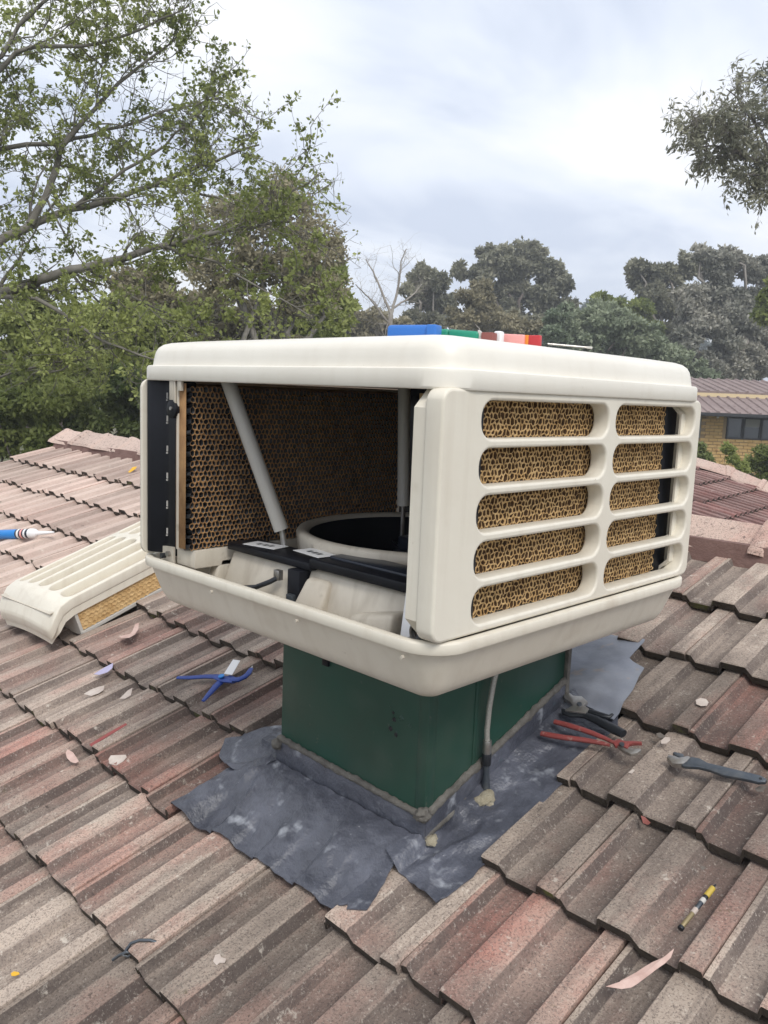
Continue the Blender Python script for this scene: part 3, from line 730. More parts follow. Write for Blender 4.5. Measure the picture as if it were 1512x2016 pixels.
# ------------------------------------------------------------------ flashing
fl = thing('roof_flashing', 'dark slate grey rubbery flashing sheet draped over the tiles round the green duct box', 'flashing', RP(-.62,.2,0))
def inpoly(x, s, poly):
    c = False; n = len(poly)
    for i in range(n):
        x1, y1 = poly[i]; x2, y2 = poly[(i+1) % n]
        if (y1 > s) != (y2 > s) and x < (x2-x1)*(s-y1)/(y2-y1)+x1: c = not c
    return c
def sheet(name, poly, hfun, mt, parent, step=.008, thick=.0025, ragged=.004, seed=0):
    """a draped sheet: polygon in roof (x, s), height by hfun(x, s)"""
    bm = bmesh.new()
    dense = []
    n = len(poly)
    for i in range(n):
        a, b = np.array(poly[i]), np.array(poly[(i+1) % n]); k = max(2, int(np.linalg.norm(b-a)/.014))
        for t in range(k): dense.append(tuple(a+(b-a)*t/k + np.array([mnoise.noise(Vector((a[0]*9+t*.45, seed, i))), mnoise.noise(Vector((t*.45, seed+5, i*2.3)))])*ragged))
    vs_ = [bm.verts.new((x_, s_, 0)) for x_, s_ in dense]
    f = bm.faces.new(vs_)
    x0, x1 = min(p[0] for p in dense), max(p[0] for p in dense); s0, s1 = min(p[1] for p in dense), max(p[1] for p in dense)
    for xx in np.arange(x0+step, x1, step):
        bmesh.ops.bisect_plane(bm, geom=bm.verts[:]+bm.edges[:]+bm.faces[:], plane_co=(xx,0,0), plane_no=(1,0,0))
    for ss_ in np.arange(s0+step, s1, step):
        bmesh.ops.bisect_plane(bm, geom=bm.verts[:]+bm.edges[:]+bm.faces[:], plane_co=(0,ss_,0), plane_no=(0,1,0))
    for v in bm.verts:
        x_, s_ = v.co.x, v.co.y
        v.co = Vector(RP(x_, s_, hfun(x_, s_)))
    me = bpy.data.meshes.new(name); bm.to_mesh(me); bm.free()
    # thickness
    bm = bmesh.new(); bm.from_mesh(me); bmesh.ops.recalc_face_normals(bm, faces=bm.faces)
    up = sum((f.normal.z for f in bm.faces)) 
    if up < 0: bmesh.ops.reverse_faces(bm, faces=bm.faces)
    bmesh.ops.solidify(bm, geom=bm.faces[:], thickness=thick)
    bmesh.ops.recalc_face_normals(bm, faces=bm.faces)
    bm.to_mesh(me); bm.free(); smooth(me, 50)
    return put(name, me, mt, parent)
def wr(x, s, sc_=14, a=.004, o=0): return a*mnoise.noise(Vector((x*sc_, s*sc_, o)))+a*.5*mnoise.noise(Vector((x*sc_*2.3, s*sc_*2.3, o+4)))
def sst(a, b, t): t = max(0, min(1, (t-a)/(b-a))); return t*t*(3-2*t)
def ridge(x, s, x0, s0, x1, s1, w_, h__):
    dx, ds_ = x1-x0, s1-s0; l2 = dx*dx+ds_*ds_; t = max(0, min(1, ((x-x0)*dx+(s-s0)*ds_)/l2))
    d = math.hypot(x-x0-t*dx, s-s0-t*ds_); return h__*math.exp(-(d/w_)**2)*min(1, 4*t+.15)*min(1, 4*(1-t)+.15)
CREASE_F = [(-.93,.15,-1.03,.03,.010,.009),(-.90,.14,-.96,-.03,.009,.010),(-.89,.13,-.865,-.02,.010,.008),(-.95,.12,-1.045,-.06,.012,.008),(-.72,.02,-.60,-.06,.012,.006),(-.80,.06,-.74,-.08,.012,.006),(-.55,.10,-.50,-.04,.012,.005),(-.46,.02,-.36,-.04,.010,.006)]
CREASE_S = [(-.30,.075,-.275,.16,.017,.012),(-.275,.16,-.215,.29,.017,.013),(-.25,.09,-.225,.18,.015,.009),(-.32,.20,-.24,.40,.012,.006),(-.28,.45,-.20,.60,.014,.006),(-.30,.60,-.21,.72,.012,.007)]
def h_front(x, s):
    k = surf_h(x, min(s, -.129)) if s < -.129 else prof_h(x-JX) - (s-S0+G)*STEP/G    # the course below, seen through the sheet
    d = sst(-.10, .12, s)
    base = (k*.75+.010)*(1-d)+.028*d
    side = sst(-.93, -1.0, x)
    if x < -.93: base = base*(1-side)+(surf_h(x, s)+.006)*side
    crease = .010*math.exp(-((x+.93+.25*(s-.1))/.018)**2)*sst(-.02,.12,s)
    if x > -.40:
        tm = prof_h(x-JX-.165)-(s-S0)*STEP/G+.006; q = sst(-.40, -.375, x); base = base*(1-q)+max(base, tm)*q
    return max(base, k*.9+.004)+wr(x, s, 16, .005)+wr(x+.3*s, s*.5, 34, .003, 9)+crease+sum(ridge(x, s, *c_) for c_ in CREASE_F)
sheet('front_apron', [(-1.055,-.118),(-1.0,-.122),(-.93,-.112),(-.84,-.100),(-.75,-.098),(-.66,-.096),(-.55,-.092),(-.46,-.090),(-.40,-.086),(-.365,-.092),(-.352,-.078),(-.345,-.088),(-.305,-.062),(-.352,.085),(-.345,.160),(-.895,.160),(-.96,.17),(-1.03,.10)], h_front, M['flash'], fl, seed=1)
def h_left(x, s): return max(surf_h(x, s), .004)*.9+.008+wr(x, s, 18, .007, 2)+.012*math.exp(-((x+.90)/.03)**2)+.010*math.exp(-((s-.10-.6*(x+.98))/.02)**2)
sheet('corner_fold', [(-1.150,.150),(-1.10,.09),(-1.02,.070),(-.955,.085),(-.905,.13),(-.9,.20),(-.9,.42),(-.985,.36),(-1.09,.245)], h_left, M['flash'], fl, seed=2, step=.010)
def h_side(x, s):
    b = -.004 + .030*sst(-.25,-.345,x) + wr(x, s, 15, .006, 3) + wr(x, s*.5, 36, .003, 8)
    lip = .012*math.exp(-((x+.262-.02*math.sin(s*30))/.010)**2)*sst(.36,.28,s)+.008*math.exp(-((x+.235-.3*(s-.2))/.008)**2)*sst(.34,.26,s)
    if s < .30:
        tm = prof_h(x-JX-.165)-(s-S0)*STEP/G+.007; q = sst(.30, .22, s); b = b*(1-q)+tm*q
    b = max(b, .036*sst(-.315, -.345, x)*sst(.24, .18, s))
    return b+lip*.5+sum(ridge(x, s, *c_) for c_ in CREASE_S)
sheet('side_apron', [(-.385,.085),(-.34,.066),(-.30,.060),(-.245,.060),(-.205,.052),(-.186,.075),(-.178,.20),(-.174,.49),(-.168,.80),(-.20,.86),(-.34,.86),(-.339,.40),(-.339,.165),(-.365,.15)], h_side, M['flash'], fl, seed=3)
def h_back(x, s): return .014+.016*sst(.825,.87,s)*sst(-.42,-.30,x)-.012*sst(.95,1.08,s)+wr(x, s, 11, .006, 5)
sheet('back_piece', [(-.40,.84),(-.26,.815),(-.178,.80),(-.188,.93),(-.222,1.06),(-.285,1.085),(-.292,1.20),(-.45,1.20),(-.95,1.20),(-.95,.80),(-.40,.80)], h_back, M['flash_pale'], fl, seed=4)
up = MB()
t_ = .004; hU = .088
o_ = .0045
up.hexa([(BX0-.01,BY0-o_-t_,zroof(BY0)+.005),(BX1+o_+t_,BY0-o_-t_,zroof(BY0)+.005),(BX1+o_+t_,BY0-o_+.002,zroof(BY0)+.005),(BX0-.01,BY0-o_+.002,zroof(BY0)+.005)],
        [(BX0-.01,BY0-o_-t_,zroof(BY0)+hU+.005),(BX1+o_+t_,BY0-o_-t_,zroof(BY0)+hU-.012),(BX1+o_+t_,BY0-o_+.002,zroof(BY0)+hU-.012),(BX0-.01,BY0-o_+.002,zroof(BY0)+hU+.005)])
part('upstand', up, M['flash'], fl, bev=.001)
up = MB()
up.hexa([(BX1+o_-.002,BY0-o_+.003,zroof(BY0)+.004),(BX1+o_+t_,BY0-o_+.003,zroof(BY0)+.004),(BX1+o_+t_,BY1,zroof(BY1)+.004),(BX1+o_-.002,BY1,zroof(BY1)+.004)],
        [(BX1+o_-.002,BY0-o_+.003,zroof(BY0)+hU-.012),(BX1+o_+t_,BY0-o_+.003,zroof(BY0)+hU-.012),(BX1+o_+t_,BY1,zroof(BY1)+hU),(BX1+o_-.002,BY1,zroof(BY1)+hU)])
part('upstand', up, M['flash'], fl, bev=.001)
# ragged sealant along the top of the upstand
def bead(pts, nrm, wd, seed, name='sealant_bead'):
    r_ = random.Random(seed); rings = []
    pts = [np.array(p, float) for p in pts]; n_ = np.array(nrm, float)
    tot = np.linalg.norm(pts[-1]-pts[0]); k = int(tot/.008)
    for i in range(k+1):
        p = pts[0]+(pts[-1]-pts[0])*i/k
        a = wd*(.7+.9*abs(mnoise.noise(Vector((i*.23, seed, 0)))))+r_.uniform(0,.002); b = wd*(.6+1.3*abs(mnoise.noise(Vector((i*.17, seed+3, 0)))))+r_.uniform(0,.003)
        z_ = np.array([0,0,1.])
        a *= 1.5; rings.append([p-z_*b, p-z_*b*.6+n_*.0015, p+z_*a*.3+n_*(.001+.003*abs(mnoise.noise(Vector((i*.4,seed,7))))), p+z_*a-n_*.004, p+z_*a-n_*.009, p-z_*b-n_*.009])
    mb = MB(); mb.loft(rings); part(name, mb, M['sealant'], fl, ang=60)
bead([(BX0-.006,BY0-.010,zroof(BY0)+hU+.003),(BX1+.004,BY0-.010,zroof(BY0)+hU-.012)], (0,-1,0), .006, 1)
bead([(BX1+.010,BY0-.004,zroof(BY0)+hU-.012),(BX1+.010,BY1,zroof(BY1)+hU)], (1,0,0), .008, 2)
bead([(BX1+.010,BY0-.004,zroof(BY0)+.020),(BX1+.012,BY0+.15,zroof(BY0+.15)+.016)], (1,0,0), .006, 4)
def lump(center, rad, seed, mt, parent, name, squash=.5, nrm=None):
    bm = bmesh.new(); bmesh.ops.create_icosphere(bm, subdivisions=3, radius=1)
    for v in bm.verts:
        d = 1+.45*mnoise.noise(v.co*1.8+Vector((seed,0,0)))+.15*mnoise.noise(v.co*6+Vector((0,seed,0)))
        c_ = v.co*d; v.co = Vector(RP(0,0,0))+Vector((c_.x*rad, c_.y*rad*CA-c_.z*rad*squash*SA, c_.y*rad*SA+c_.z*rad*squash*CA))+Vector(center)
    me = bpy.data.meshes.new(name); bm.to_mesh(me); bm.free(); smooth(me, 60); return put(name, me, mt, parent)
lump(RP(-.305,.365,.010), .030, 3, M['patch'], fl, 'mortar_patch', .4)
lump(RP(-.322,.178,.014), .016, 8, M['patch'], fl, 'mortar_patch', .6)
lump((BX0-.004,BY0-.008,zroof(BY0)+.075), .018, 11, M['sealant'], fl, 'sealant_lump', .9)
lump((BX1+.004,BY0-.010,zroof(BY0)+.085), .019, 12, M['sealant'], fl, 'sealant_lump', .9)
cs = MB(); cs.box(BX1-.006, BX1+.012, BY1-.006, BY1+.010, zroof(BY1)-.01, .47); part('corner_strip', cs, M['sealant'], fl, bev=.002)
# drain hose with its fittings
hose = thing('drain_hose', 'thin grey braided hose running down the side of the green duct box', 'hose', (-.318,.37,.14))
hb = MB(); hb.tube([(-.316,.395,.53),(-.316,.385,.47),(-.317,.372,.42),(-.318,.362,.36),(-.318,.358,.30),(-.318,.362,.262)], .0072, 12); part('hose', hb, M['hose'], hose, ang=50)
hb = MB(); hb.tube([(-.318,.362,.272),(-.318,.363,.236)], .0115, 14); part('collar', hb, M['steel'], hose, bev=.001)
hb = MB(); hb.tube([(-.318,.363,.237),(-.318,.364,.205)], .0125, 8); part('nut', hb, M['blk_grip'], hose, bev=.001)
hb = MB(); hb.tube([(-.318,.364,.208),(-.318,.365,.185),(-.317,.366,.150),(-.314,.367,.125)], [.0085,.0085,.011,.011], 12); part('elbow', hb, M['dark_steel'], hose)
# ------------------------------------------------------------------ the panel taken off, lying on the tiles
det = thing('detached_panel', 'cream slotted side panel lying face up on the tiles, brown pad beneath it', 'panel', RP(-2.64,.6,0))
eS = np.array([0, CA, SA]); eN = np.array([0, -SA, CA]); eX = np.array([1., 0, 0])
ar = R(-3)
eu = eS*math.cos(ar)+eX*math.sin(ar); ev = -eX*math.cos(ar)+eS*math.sin(ar)
dm = pm.copy()
bm = bmesh.new(); bm.from_mesh(dm)
for v in bm.verts:                       # moulded face: crowned across, ends rolled down
    q = (v.co.y/PV-.5)*2; e = (v.co.x/PU-.5)*2
    v.co.z += .020*(1-q*q) - (.095 if e < 0 else .045)*max(0, (abs(e)-.80)/.20)**2
bm.to_mesh(dm); bm.free()
MD = frame4(RP(-2.330,.140,.180), eu, ev, eN)
child('louvre_frame', dm, det, MD)
inner_s = MB(); inner_s.box(.03, PU-.03, .02, PV-.02, -.030, -.026)
me = mesh_from(inner_s, 'backing_sheet'); me.materials.append(M['cream_in']); child('backing_sheet', me, det, MD)
side = honeycomb(.0, .90, .0, .090, .0225, .0225, .02, 9, .40, .14, .05, 0, 'pad')
child('cooling_pad', side, det, MD @ frame4((.135, .012, -.160), (1,0,0), (0,0,1), (0,-1,0)))
pb = MB(); pb.box(.136, 1.02, .014, PV-.05, -.158, -.040); me = mesh_from(pb, 'pad_block'); me.materials.append(M['pad']); child('pad_block', me, det, MD)
pb = MB(); pb.box(.125, 1.03, .006, .030, -.176, -.160); pb.box(.125,1.03,PV-.06,PV-.04,-.176,-.160); pb.box(.120,.134,.008,PV-.04,-.176,-.060); me = mesh_from(pb, 'pad_frame'); bevel(me, .002); me.materials.append(M['pipe']); child('pad_frame', me, det, MD)

# ------------------------------------------------------------------ tools on the tiles
def rp(px, py, h=.03): return on_plane(px, py, (0, -SA, CA), h)
def prism(mb, pts, h0, h1):
    """extrude a roof-plane outline (photo pixels read on the roof surface) between two heights"""
    base = [rp(a, b, (h0+h1)/2) for a, b in pts]
    c = [p - eN*((h1-h0)/2) for p in base]; d = [p + eN*((h1-h0)/2) for p in base]
    return mb.hexa(c, d)
def zz(ox, oy, k): return lambda pts: [(ox+a/k, oy+b/k) for a, b in pts]
# red fencing pliers
H_ = .030
pl = thing('pliers', 'pliers with long red handles, jaws open, lying across the flashing edge', 'pliers', rp(1170,1455,H_))
mb = MB(); mb.tube([rp(*q, H_+.006) for q in ((1066,1444),(1085,1448),(1110,1452),(1150,1457),(1180,1462),(1200,1467))], [.0090,.0100,.0096,.0092,.0078,.0060], 10, flat=.75); part('handle', mb, M['red_grip'], pl, ang=60)
mb = MB(); mb.tube([rp(*q, H_+.008) for q in ((1092,1421),(1115,1427),(1145,1436),(1170,1445),(1192,1454),(1212,1464))], [.0088,.0098,.0094,.0090,.0076,.0060], 10, flat=.75); part('handle', mb, M['red_grip'], pl, ang=60)
Z6 = zz(1060, 1360, 6.873)
mb = MB(); prism(mb, Z6([(1000,700),(1075,665),(1180,700),(1290,695),(1400,705),(1400,722),(1300,722),(1230,735),(1215,790),(1190,790),(1100,745),(1040,760)]), H_+.002, H_+.012); part('jaw', mb, M['red_grip'], pl, bev=.001)
mb = MB(); prism(mb, Z6([(1040,740),(1090,700),(1150,720),(1200,775),(1290,800),(1385,800),(1390,820),(1340,858),(1250,872),(1160,830),(1090,780)]), H_-.001, H_+.0085); part('jaw', mb, M['steel'], pl, bev=.001)
mb = MB(); c_ = rp(1060+1130/6.873, 1360+735/6.873, H_+.012); mb.tube([c_, c_+eN*.005], .0065, 14); part('pivot', mb, M['dark_steel'], pl)
# black-handled multigrips
bk_ = thing('pliers', 'black handled slip joint pliers with steel jaws resting on the flashing', 'pliers', rp(1180,1410,H_))
mb = MB(); mb.tube([rp(1060+a/6.873, 1360+b/6.873, H_+.006) for a, b in ((335,255),(352,305),(430,325),(540,325),(640,335),(780,390),(920,465),(1040,530),(1150,585))], [.006,.0085,.0095,.0105,.012,.0145,.0160,.0165,.0145], 12, flat=.7); part('handle', mb, M['blk_grip'], bk_, ang=60)
mb = MB(); mb.tube([rp(1060+a/6.873, 1360+b/6.873, H_+.010) for a, b in ((640,265),(760,295),(870,335),(960,352),(1000,318))], [.008,.010,.0105,.008,.005], 10, flat=.7); part('handle', mb, M['blk_grip'], bk_, ang=60)
mb = MB(); prism(mb, Z6([(335,75),(395,25),(470,85),(590,95),(668,165),(610,215),(690,265),(640,320),(470,300),(360,280),(470,215),(430,170),(365,130)]), H_+.006, H_+.018); part('jaw', mb, M['steel'], bk_, bev=.0012)
mb = MB(); c_ = rp(1060+555/6.873, 1360+190/6.873, H_+.018); mb.tube([c_, c_+eN*.005], .007, 12); part('pivot', mb, M['dark_steel'], bk_)
# adjustable wrench
Z5 = zz(1200, 1350, 4.846)
wn = thing('adjustable_wrench', 'dark grey adjustable wrench with pale steel head lying on the tiles', 'wrench', rp(1410,1515,.028))
mb = MB(); prism(mb, Z5([(640,745),(720,782),(850,788),(960,815),(1090,865),(1300,903),(1420,932),(1490,930),(1505,905),(1440,868),(1290,832),(1100,785),(940,748),(860,705),(790,690),(740,705),(700,745)]), .020, .031); part('handle', mb, M['dark_steel'], wn, bev=.003, seg=3)
mb = MB(); prism(mb, Z5([(548,702),(565,680),(625,690),(660,705),(705,700),(745,690),(775,700),(740,740),(700,765),(640,765),(595,755)]), .0185, .0335); part('head', mb, M['steel'], wn, bev=.0015)
mb = MB(); prism(mb, Z5([(603,655),(625,648),(705,668),(712,690),(690,700),(640,688)]), .020, .032); part('movable_jaw', mb, M['dark_steel'], wn, bev=.001)
mb = MB(); c_ = rp(1200+1440/4.846, 1350+885/4.846, .0312); mb.tube([c_, c_+eN*.0008], .0035, 12); part('hanging_hole', mb, M['blk_grip'], wn)
# blue snips with a white tag
sn = thing('snips', 'blue handled tin snips lying open on the tiles with a white tag', 'snips', rp(440,1338,.025))
mb = MB(); mb.tube([rp(*q, .030) for q in ((350,1334),(375,1334),(405,1332),(425,1332),(444,1338),(462,1341))], [.011,.014,.015,.017,.022,.016], 10, flat=.45); part('handle', mb, M['blue_paint'], sn, ang=60)
mb = MB(); mb.tube([rp(*q, .028) for q in ((400,1380),(412,1366),(425,1351),(437,1340),(452,1335),(462,1339))], [.007,.0105,.013,.015,.016,.013], 10, flat=.45); part('handle', mb, M['blue_paint'], sn, ang=60)
mb = MB(); mb.tube([rp(*q, .033) for q in ((455,1338),(470,1338),(481,1333),(489,1326),(494,1317))], [.016,.016,.015,.013,.010], 10, flat=.5); part('blade', mb, M['blue_paint'], sn, ang=60)
mb = MB(); mb.tube([rp(*q, .034) for q in ((486,1327),(492,1319),(497,1311))], [.004,.006,.002], 8, flat=.4); part('blade_edge', mb, M['steel'], sn)
mb = MB(); c_ = rp(436,1332,.044); mb.tube([c_, c_+eN*.004], .011, 14); part('pivot', mb, M['sky_blue'], sn)
q = [rp(441,1327,.040), rp(457,1329,.040), rp(473,1301,.052), rp(459,1299,.052)]
mb = MB(); mb.hexa(q, [p+eN*.0015 for p in q]); tg = part('tag', mb, M['white'], sn)
# yellow banded punch
pn = thing('nail_punch', 'small brass punch with yellow and black bands on a tile in the lower right', 'punch', rp(1372,1785,.004))
P0, P1 = rp(1339,1829,.008), rp(1409,1741,.008)
def seg(a, b, r0, r1, mt, nm):
    mb = MB(); mb.tube([P0+(P1-P0)*a, P0+(P1-P0)*b], [r0, r1], 12); part(nm, mb, M[mt], pn, bev=.0006)
seg(0,.05,.0062,.0062,'blk_grip','tip'); seg(.05,.34,.0050,.0046,'brass','shaft'); seg(.34,.44,.0056,.0056,'leaf_pale','ring'); seg(.44,.58,.0050,.0050,'dark_steel','shaft'); seg(.58,.66,.0058,.0058,'pipe','ring'); seg(.66,.72,.0054,.0054,'blk_grip','shaft'); seg(.72,.92,.0062,.0060,'yellow','band'); seg(.92,1.0,.003,.0015,'blk_grip','tip')
# cartridge at the left edge
ct = thing('sealant_cartridge', 'bright blue sealant cartridge with white nozzle lying on the far left tiles', 'cartridge', rp(50,1047,.03))
A_, B_ = rp(-14,1053,.036), rp(66,1050,.036); Cn = rp(106,1048,.030)
mb = MB(); mb.tube([A_, A_+(B_-A_)*.02, A_+(B_-A_)*.62], [.024,.028,.028], 24); part('tube', mb, M['sky_blue'], ct, ang=50)
mb = MB(); mb.tube([A_+(B_-A_)*.62, A_+(B_-A_)*.92], .0279, 24); part('label_band', mb, M['navy'], ct, ang=50)
for k, t in enumerate((.66,.74,.82)):
    mb = MB(); mb.tube([A_+(B_-A_)*t, A_+(B_-A_)*(t+.045)], .0283, 24); part('label_print', mb, M['pink' if k == 1 else 'white'], ct, ang=50)
mb = MB(); mb.tube([A_+(B_-A_)*.92, B_, B_+(Cn-B_)*.12, B_+(Cn-B_)*.22, Cn], [.0285,.0285,.024,.013,.006], 20); part('nozzle', mb, M['white'], ct, ang=40)
# wire scrap in the course edge
wi = MB(); wi.tube([rp(*q, h) for q, h in (((312,1856),.012),((295,1851),.022),((275,1851),.024),((258,1857),.020),((250,1868),.012),((243,1880),.004),((252,1884),-.004),((262,1876),.002),((250,1874),.012),((236,1880),.0),((222,1890),-.012))], .0036, 8)
o = part('wire_scrap', wi, M['dark_steel'], None, ang=60); tag(o, 'short twist of black wire caught in a tile edge at lower left', 'wire')

# ------------------------------------------------------------------ things on the lid
def lid_pt(px, py, z): return on_plane(px, py, (0,0,1), z)
EZ = np.array([0,0,1.])
def bar(px0, px1, py, zc_, hh, dep, mt, nm, par, taper=1.0, bev=.004):
    """rounded bar across the line of sight lying on the lid"""
    a, b = lid_pt(px0, py, zc_), lid_pt(px1, py, zc_)
    top_ = zc_+hh; zc_ = (top_+1.2805)/2; hh = top_-zc_; b[2] = a[2] = zc_; d = (b-a)/np.linalg.norm(b-a); n_ = np.cross(EZ, d)
    def rect(p, k): return [p+n_*sx*dep*k+EZ*sz*hh*k for sx, sz in ((-1,-1),(1,-1),(1,1),(-1,1))]
    r0, r1 = rect(a, 1), rect(b, taper)
    mb = MB(); mb.hexa(r0, r1); return part(nm, mb, M[mt], par, bev=bev, seg=3)
ZI = 1.313
it = thing('blue_case', 'blue plastic tool case lying on top of the cooler lid', 'case', lid_pt(816,650,ZI))
bar(770, 858, 652, ZI, .0155, .030, 'blue', 'body', it, 1.0, .011); bar(845, 864, 648, ZI+.004, .011, .022, 'blue', 'catch', it)
it = thing('green_knife', 'green plastic utility knife lying beside the blue case on the lid', 'knife', lid_pt(905,656,ZI))
bar(858, 888, 659, ZI-.002, .0150, .020, 'teal', 'grip', it, 1.0, .009); bar(886, 945, 658, ZI-.001, .0135, .017, 'teal', 'body', it, .72, .009); bar(943, 957, 656, ZI+.002, .0085, .010, 'pipe', 'nose', it, .3, .001)
it = thing('red_block', 'small dull red block between the green knife and the screwdriver', 'block', lid_pt(965,662,ZI))
bar(952, 974, 662, ZI-.006, .0095, .018, 'brownred', 'body', it, 1.0, .002)
it = thing('screwdriver', 'screwdriver with faded pink handle, red cap and white end on the lid', 'screwdriver', lid_pt(1020,664,ZI))
bar(975, 990, 662, ZI-.003, .0135, .0135, 'white', 'butt', it, 1.0, .005); bar(989, 1034, 665, ZI-.004, .0110, .0115, 'pink', 'handle', it, .85, .004); bar(1033, 1043, 667, ZI-.006, .0098, .0098, 'orange', 'ring', it, 1.0, .002); bar(1042, 1065, 667, ZI-.006, .0095, .0095, 'red', 'cap', it, 1.0, .003)
it = thing('steel_rod', 'thin pale steel rod lying flat on the far right of the lid', 'rod', lid_pt(1120,681,1.288))
a, b = lid_pt(1078,677,1.295), lid_pt(1166,685,1.288)
mb = MB(); mb.tube([a, b], .0028, 8); part('shaft', mb, M['steel'], it); mb = MB(); mb.tube([b+(a-b)*.12, b], .0036, 10); part('tip', mb, M['pipe'], it)

# ------------------------------------------------------------------ fallen leaves and flakes
def leaf(outline, h, mt, label, name='fallen_leaf', lift=.006, cat='leaf', thick=.0009):
    pts = [rp(a, b, h) for a, b in outline]
    c = np.mean(pts, axis=0)
    n = len(pts)
    L_ = max(np.linalg.norm(p-c) for p in pts)
    def z_(p): return eN*(lift*(np.linalg.norm(p-c)/L_)**2)
    top = [p+z_(p)+eN*thick for p in pts]; bot = [p+z_(p) for p in pts]
    mb = MB()
    V = top+bot+[c+eN*thick, c]
    F = [(i, (i+1) % n, 2*n) for i in range(n)]+[(n+(i+1) % n, n+i, 2*n+1) for i in range(n)]+[(i, n+i, n+(i+1) % n, (i+1) % n) for i in range(n)]
    mb.add(V, F)
    o = part(name, mb, M[mt], None, ang=50); tag(o, label, cat, 'leaves and flakes scattered on the tiles'); return o
Z2 = zz(1000, 1700, 3.78)
leaf(Z2([(1240,672),(1200,700),(1140,722),(1080,740),(1020,770),(960,810),(900,848),(840,890),(820,930),(735,962),(850,958),(920,935),(960,905),(1000,870),(1060,825),(1110,790),(1170,758),(1215,725)]), .022, 'leaf_dry', 'long pinkish gum leaf across a tile edge at lower right', lift=.016)
leaf([(275,1231),(268,1233),(262,1242),(252,1253),(236,1256),(240,1260),(256,1259),(266,1251),(273,1240)], .020, 'leaf_dry', 'curled pinkish leaf beside the detached panel', lift=.012)
leaf([(224,1309),(212,1313),(197,1321),(186,1331),(196,1331),(212,1325),(222,1317)], .012, 'leaf_lilac', 'lilac coloured leaf on the tiles below the detached panel', lift=.008)
leaf([(206,1352),(196,1353),(180,1359),(166,1369),(180,1372),(195,1366),(204,1360)], .006, 'leaf_pale', 'cream leaf flake left of the blue snips')
leaf([(262,1357),(252,1361),(242,1370),(236,1378),(247,1377),(258,1370)], .008, 'leaf_pale', 'pointed pale leaf flake nearest the blue snips')
leaf([(134,1478),(130,1484),(132,1493),(140,1501),(150,1505),(156,1501),(151,1492),(144,1482)], .010, 'leaf_dry', 'oval pink leaf on the left tiles', lift=.005)
leaf([(219,1489),(248,1487),(250,1492),(243,1500),(230,1508),(216,1505),(214,1496)], .020, 'leaf_pale', 'white flake on the tile edge left of the flashing', lift=.003)
leaf([(424,1882),(433,1879),(436,1885),(446,1889),(443,1897),(432,1896),(427,1902),(420,1894)], .008, 'leaf_pale', 'cream lichen flake on the tile in the bottom centre', lift=.002)
leaf([(22,1917),(28,1913),(38,1915),(39,1919),(30,1922),(23,1922)], .004, 'leaf_yellow', 'tiny yellow leaf at the bottom left corner', lift=.001)
leaf([(1370,1379),(1379,1375),(1390,1377),(1395,1383),(1392,1390),(1380,1391),(1371,1387)], .020, 'leaf_pale', 'round white flake on the tile above the wrench', lift=.001)
leaf([(1301,1459),(1309,1452),(1318,1452),(1320,1458),(1312,1464),(1302,1465)], .020, 'leaf_pale', 'small white flake between red pliers and wrench', lift=.001)
leaf([(1237,1522),(1246,1515),(1250,1517),(1244,1524)], .015, 'leaf_pale', 'tiny pale flake below the wrench head', lift=.001)
leaf([(1292,1446),(1300,1444),(1310,1451),(1306,1456),(1296,1453)], .0, 'bark_dark', 'small brown leaf scrap under the tile edge by the red pliers', lift=.003)
leaf([(1262,1610),(1270,1611),(1281,1622),(1276,1628),(1266,1622)], -.004, 'brownred', 'dark brown curled leaf under a tile edge below the wrench', lift=.006)
leaf([(1486,1554),(1498,1548),(1510,1552),(1500,1560),(1490,1560)], .0, 'bark_dark', 'brown leaf at the right edge below the wrench handle', lift=.004)
leaf([(1378,1708),(1384,1706),(1390,1710),(1383,1715)], .0, 'bark_dark', 'dark speck of leaf above the nail punch', lift=.002)
leaf([(1320,1537),(1327,1533),(1328,1538),(1323,1541)], .012, 'bark_dark', 'brown scrap under the wrench', lift=.002)
leaf([(252,930),(262,920),(270,919),(266,924),(256,931)], .018, 'leaf_yellow', 'yellow leaf near the ridge at upper left', lift=.002)
mb = MB(); q = [rp(176,1466,.021), rp(212,1444,.021), rp(248,1424,.021), rp(250,1427,.021), rp(214,1449,.021), rp(180,1470,.021)]
mb.hexa(q, [p+eN*.0015 for p in q]); o = part('red_strip', mb, M['paint_red'], None); tag(o, 'thin red plastic strip lying along a tile rib on the left', 'strip')
# ------------------------------------------------------------------ ground
FH = np.array([FW[0], FW[1], 0]); FH /= np.linalg.norm(FH); RH = np.array([FH[1], -FH[0], 0])
def gz(x, y):
    d = np.array([x, y, 0])-np.array([CAM[0], CAM[1], 0]); t = d@FH
    s = max(0, min(1, (t-9)/12)); s = s*s*(3-2*s)
    return -3.6+2.0*s+ .010*max(0, t-40)*(t < 400) + (3.6 if t >= 400 else 0)
gm = MB()
ds = [-60,-20,-5,3,9,12,15,18,21,26,40,70,120,200,399]; xsn = [-300,-120,-60,-30,-15,0,15,30,60,120,300]
vs_ = []
for d in ds:
    for xx in xsn:
        p = CAM+FH*d+RH*xx; vs_.append((p[0], p[1], gz(p[0], p[1])))
nx = len(xsn)
gm.add(vs_, [(i*nx+j, i*nx+j+1, (i+1)*nx+j+1, (i+1)*nx+j) for i in range(len(ds)-1) for j in range(nx-1)])
g_ = part('ground', gm, M['grass'], None, ang=180); g_['kind'] = 'structure'

